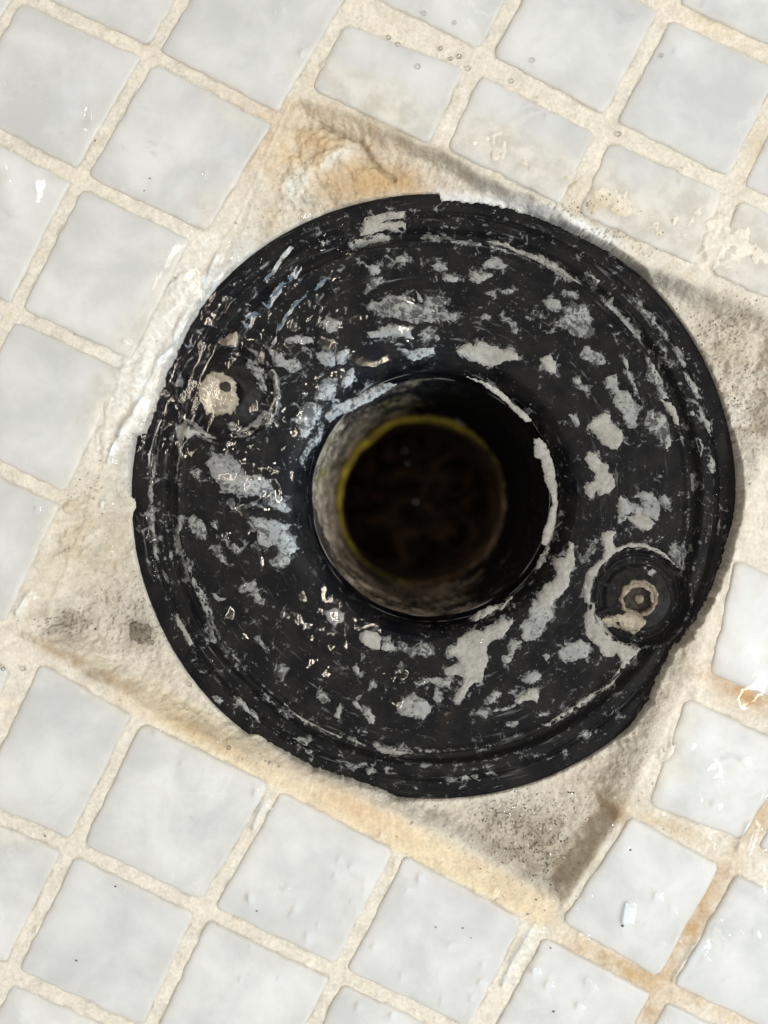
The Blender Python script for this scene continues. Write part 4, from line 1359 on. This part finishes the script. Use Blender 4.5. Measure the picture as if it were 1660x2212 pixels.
# drops standing on the film over the tiles
rs = np.random.RandomState(12)
for _ in range(120):
    z_ = rs.rand()
    if z_ < 0.75:
        x, y = rs.uniform(480, 1660), rs.uniform(1700, 2212)
    else:
        x, y = rs.uniform(0, 1660), rs.uniform(0, 2212)
    gx, gy = d2(x, y)
    if np.hypot(gx - CX, gy - CY) < 54:
        continue
    s = rs.uniform(0.30, 0.75)
    hgt = rs.uniform(0.16, 0.30) * s
    j0, j1 = np.searchsorted(WX, [gx - 2.2, gx + 2.2])
    i0, i1 = np.searchsorted(WY, [gy - 2.2, gy + 2.2])
    sl = np.s_[i0:i1, j0:j1]
    el = rs.uniform(0.8, 1.5)
    Wz[sl] += hgt * np.exp(-(((WXm[sl] - gx) / s) ** 2 + ((WYm[sl] - gy) / (s * el)) ** 2))
# menisci along a few joints at the bottom right
for P in ([(1165, 2010), (1120, 2085), (1100, 2130)], [(1520, 2040), (1470, 2120)], [(580, 1745), (560, 1790)], [(1625, 1790), (1610, 1835)], [(1360, 1960), (1355, 1990)]):
    dl = line_d(WD, WE, P)
    Wz += 0.42 * np.exp(-(dl / 9.0) ** 2)
# thick runs of water pouring over the left of the rim
for P, w_, h_ in (([(622, 530), (590, 572), (556, 628)], 15, 1.25), ([(640, 570), (602, 615), (570, 655)], 14, 1.1), ([(548, 650), (522, 692)], 24, 1.7), ([(725, 580), (665, 628), (640, 650), (600, 700)], 9, .7), ([(765, 470), (752, 530)], 12, .8), ([(700, 500), (690, 520)], 12, .7),
                  ([(478, 555), (462, 585), (455, 620)], 6, .62), ([(425, 655), (400, 690), (385, 728)], 5, .62), ([(352, 785), (340, 805), (322, 840)], 6, .62), ([(318, 862), (300, 890)], 10, .6), ([(285, 915), (268, 940)], 11, .7), ([(250, 965), (240, 1000)], 6, .7), ([(480, 590), (455, 620)], 8, .4),
                  ([(425, 712), (400, 745)], 8, .5), ([(400, 745), (350, 780)], 9, .5), ([(235, 1140), (195, 1165)], 6, .45), ([(225, 1165), (190, 1195)], 5, .4), ([(240, 1190), (205, 1235)], 6, .45),
                  ([(70, 1290), (45, 1325)], 9, .5), ([(590, 860), (575, 905)], 6, .5), ([(780, 820), (715, 865), (665, 940)], 9, .95), ([(655, 960), (648, 1010)], 6, .5),
                  ([(585, 740), (600, 700)], 8, .4), ([(345, 905), (320, 980), (318, 1040)], 5, .35), ([(240, 1085), (232, 1090)], 8, .5), ([(765, 480), (755, 520)], 10, .5)):
    dl = line_d(WD, WE, P) + 5.0 * noise(WXm * 0.22, WYm * 0.22, 121) + 2.0 * noise(WXm * 0.5, WYm * 0.5, 122)
    Wz += 0.66 * w_ * PX * np.exp(-(dl / w_) ** 2) * np.clip(1.0 + 0.35 * noise(WXm * 0.11, WYm * 0.11, 133), 0.85, 1.15)
Vw = np.stack([WXm, WYm, Wz], -1).reshape(-1, 3)
Qw = grid_faces(len(WY), len(WX))
Qw = Qw[R_w.reshape(-1)[Qw].min(1) > 23.9]
water = mesh_np('water', Vw, Qw, M_WATER)
water['kind'] = 'structure'
water['label'] = 'thin rippled film of clear water over the floor and drain'

# air bubbles clinging under the surface
bub = []
for k, pts in ((4, "200,1290 205,1330 210,1375 212,1405 205,1445 180,485 152,585 230,590 640,430 735,830 1090,1215"),
               (7, "240,550 330,655 800,1085 915,1155 440,1150 995,1195 80,325 130,415 280,485 270,610 155,520 100,680 890,1110"),
               (6, "655,125 1450,750 1240,870 770,760 1470,605 1350,1470 1370,1040 1240,1040 1215,970 560,945 770,1340 830,1355"),
               (3, "1175,1240 1085,1305 1230,1320 1220,1530"),
               (4, "1030,120 1050,70 1020,40 990,100 1045,150 850,95 960,140"),
               (1, "1030,1510 1050,1560 1060,1600 1020,1550 1070,1580 1325,945")):
    ox, oy, f = K[k]
    for w in pts.split():
        a_, b_ = map(float, w.split(','))
        bub.append((ox + f * a_, oy + f * b_))
bub += [(990, 135), (950, 118), (902, 158), (972, 140), (1330, 300), (1145, 145), (980, 65), (915, 45), (1102, 187), (1420, 135), (860, 110), (840, 95), (1010, 160), (60, 1440),
        (20, 1440), (280, 1345), (325, 1390), (372, 1330), (405, 1530)]
bm_V, bm_F = [], []
for i in range(9):
    for j in range(14):
        ph = math.pi * i / 8
        bm_V.append((math.sin(ph) * math.cos(2 * math.pi * j / 14), math.sin(ph) * math.sin(2 * math.pi * j / 14), math.cos(ph)))
for i in range(8):
    for j in range(14):
        bm_F.append((i * 14 + j, (i + 1) * 14 + j, (i + 1) * 14 + (j + 1) % 14, i * 14 + (j + 1) % 14))
b_first = None
for n_, (x, y) in enumerate(bub):
    gx, gy = (x - 830) * PX * 1.015, (1106 - y) * PX * 1.015
    r_ = np.hypot(gx - CX, gy - CY)
    z = float(topz(gx, gy)) + 0.5 if r_ < 51.5 else float(max(hz(gx, gy), -0.1 if sdT[min(NY - 1, np.searchsorted(GY, gy)), min(NX - 1, np.searchsorted(GX, gx))] > 0 else -9)) + 0.35
    if b_first is None:
        o = mesh_py('air_bubble', bm_V, bm_F, M_WATER, water)
        b_first = o
    else:
        o = b_first.copy()
        COL.objects.link(o)
        o.parent = water
    o.location = (gx * MM, gy * MM, z * MM)
    s = 0.30 + 0.18 * RNG.rand()
    o.scale = (s, s, s)
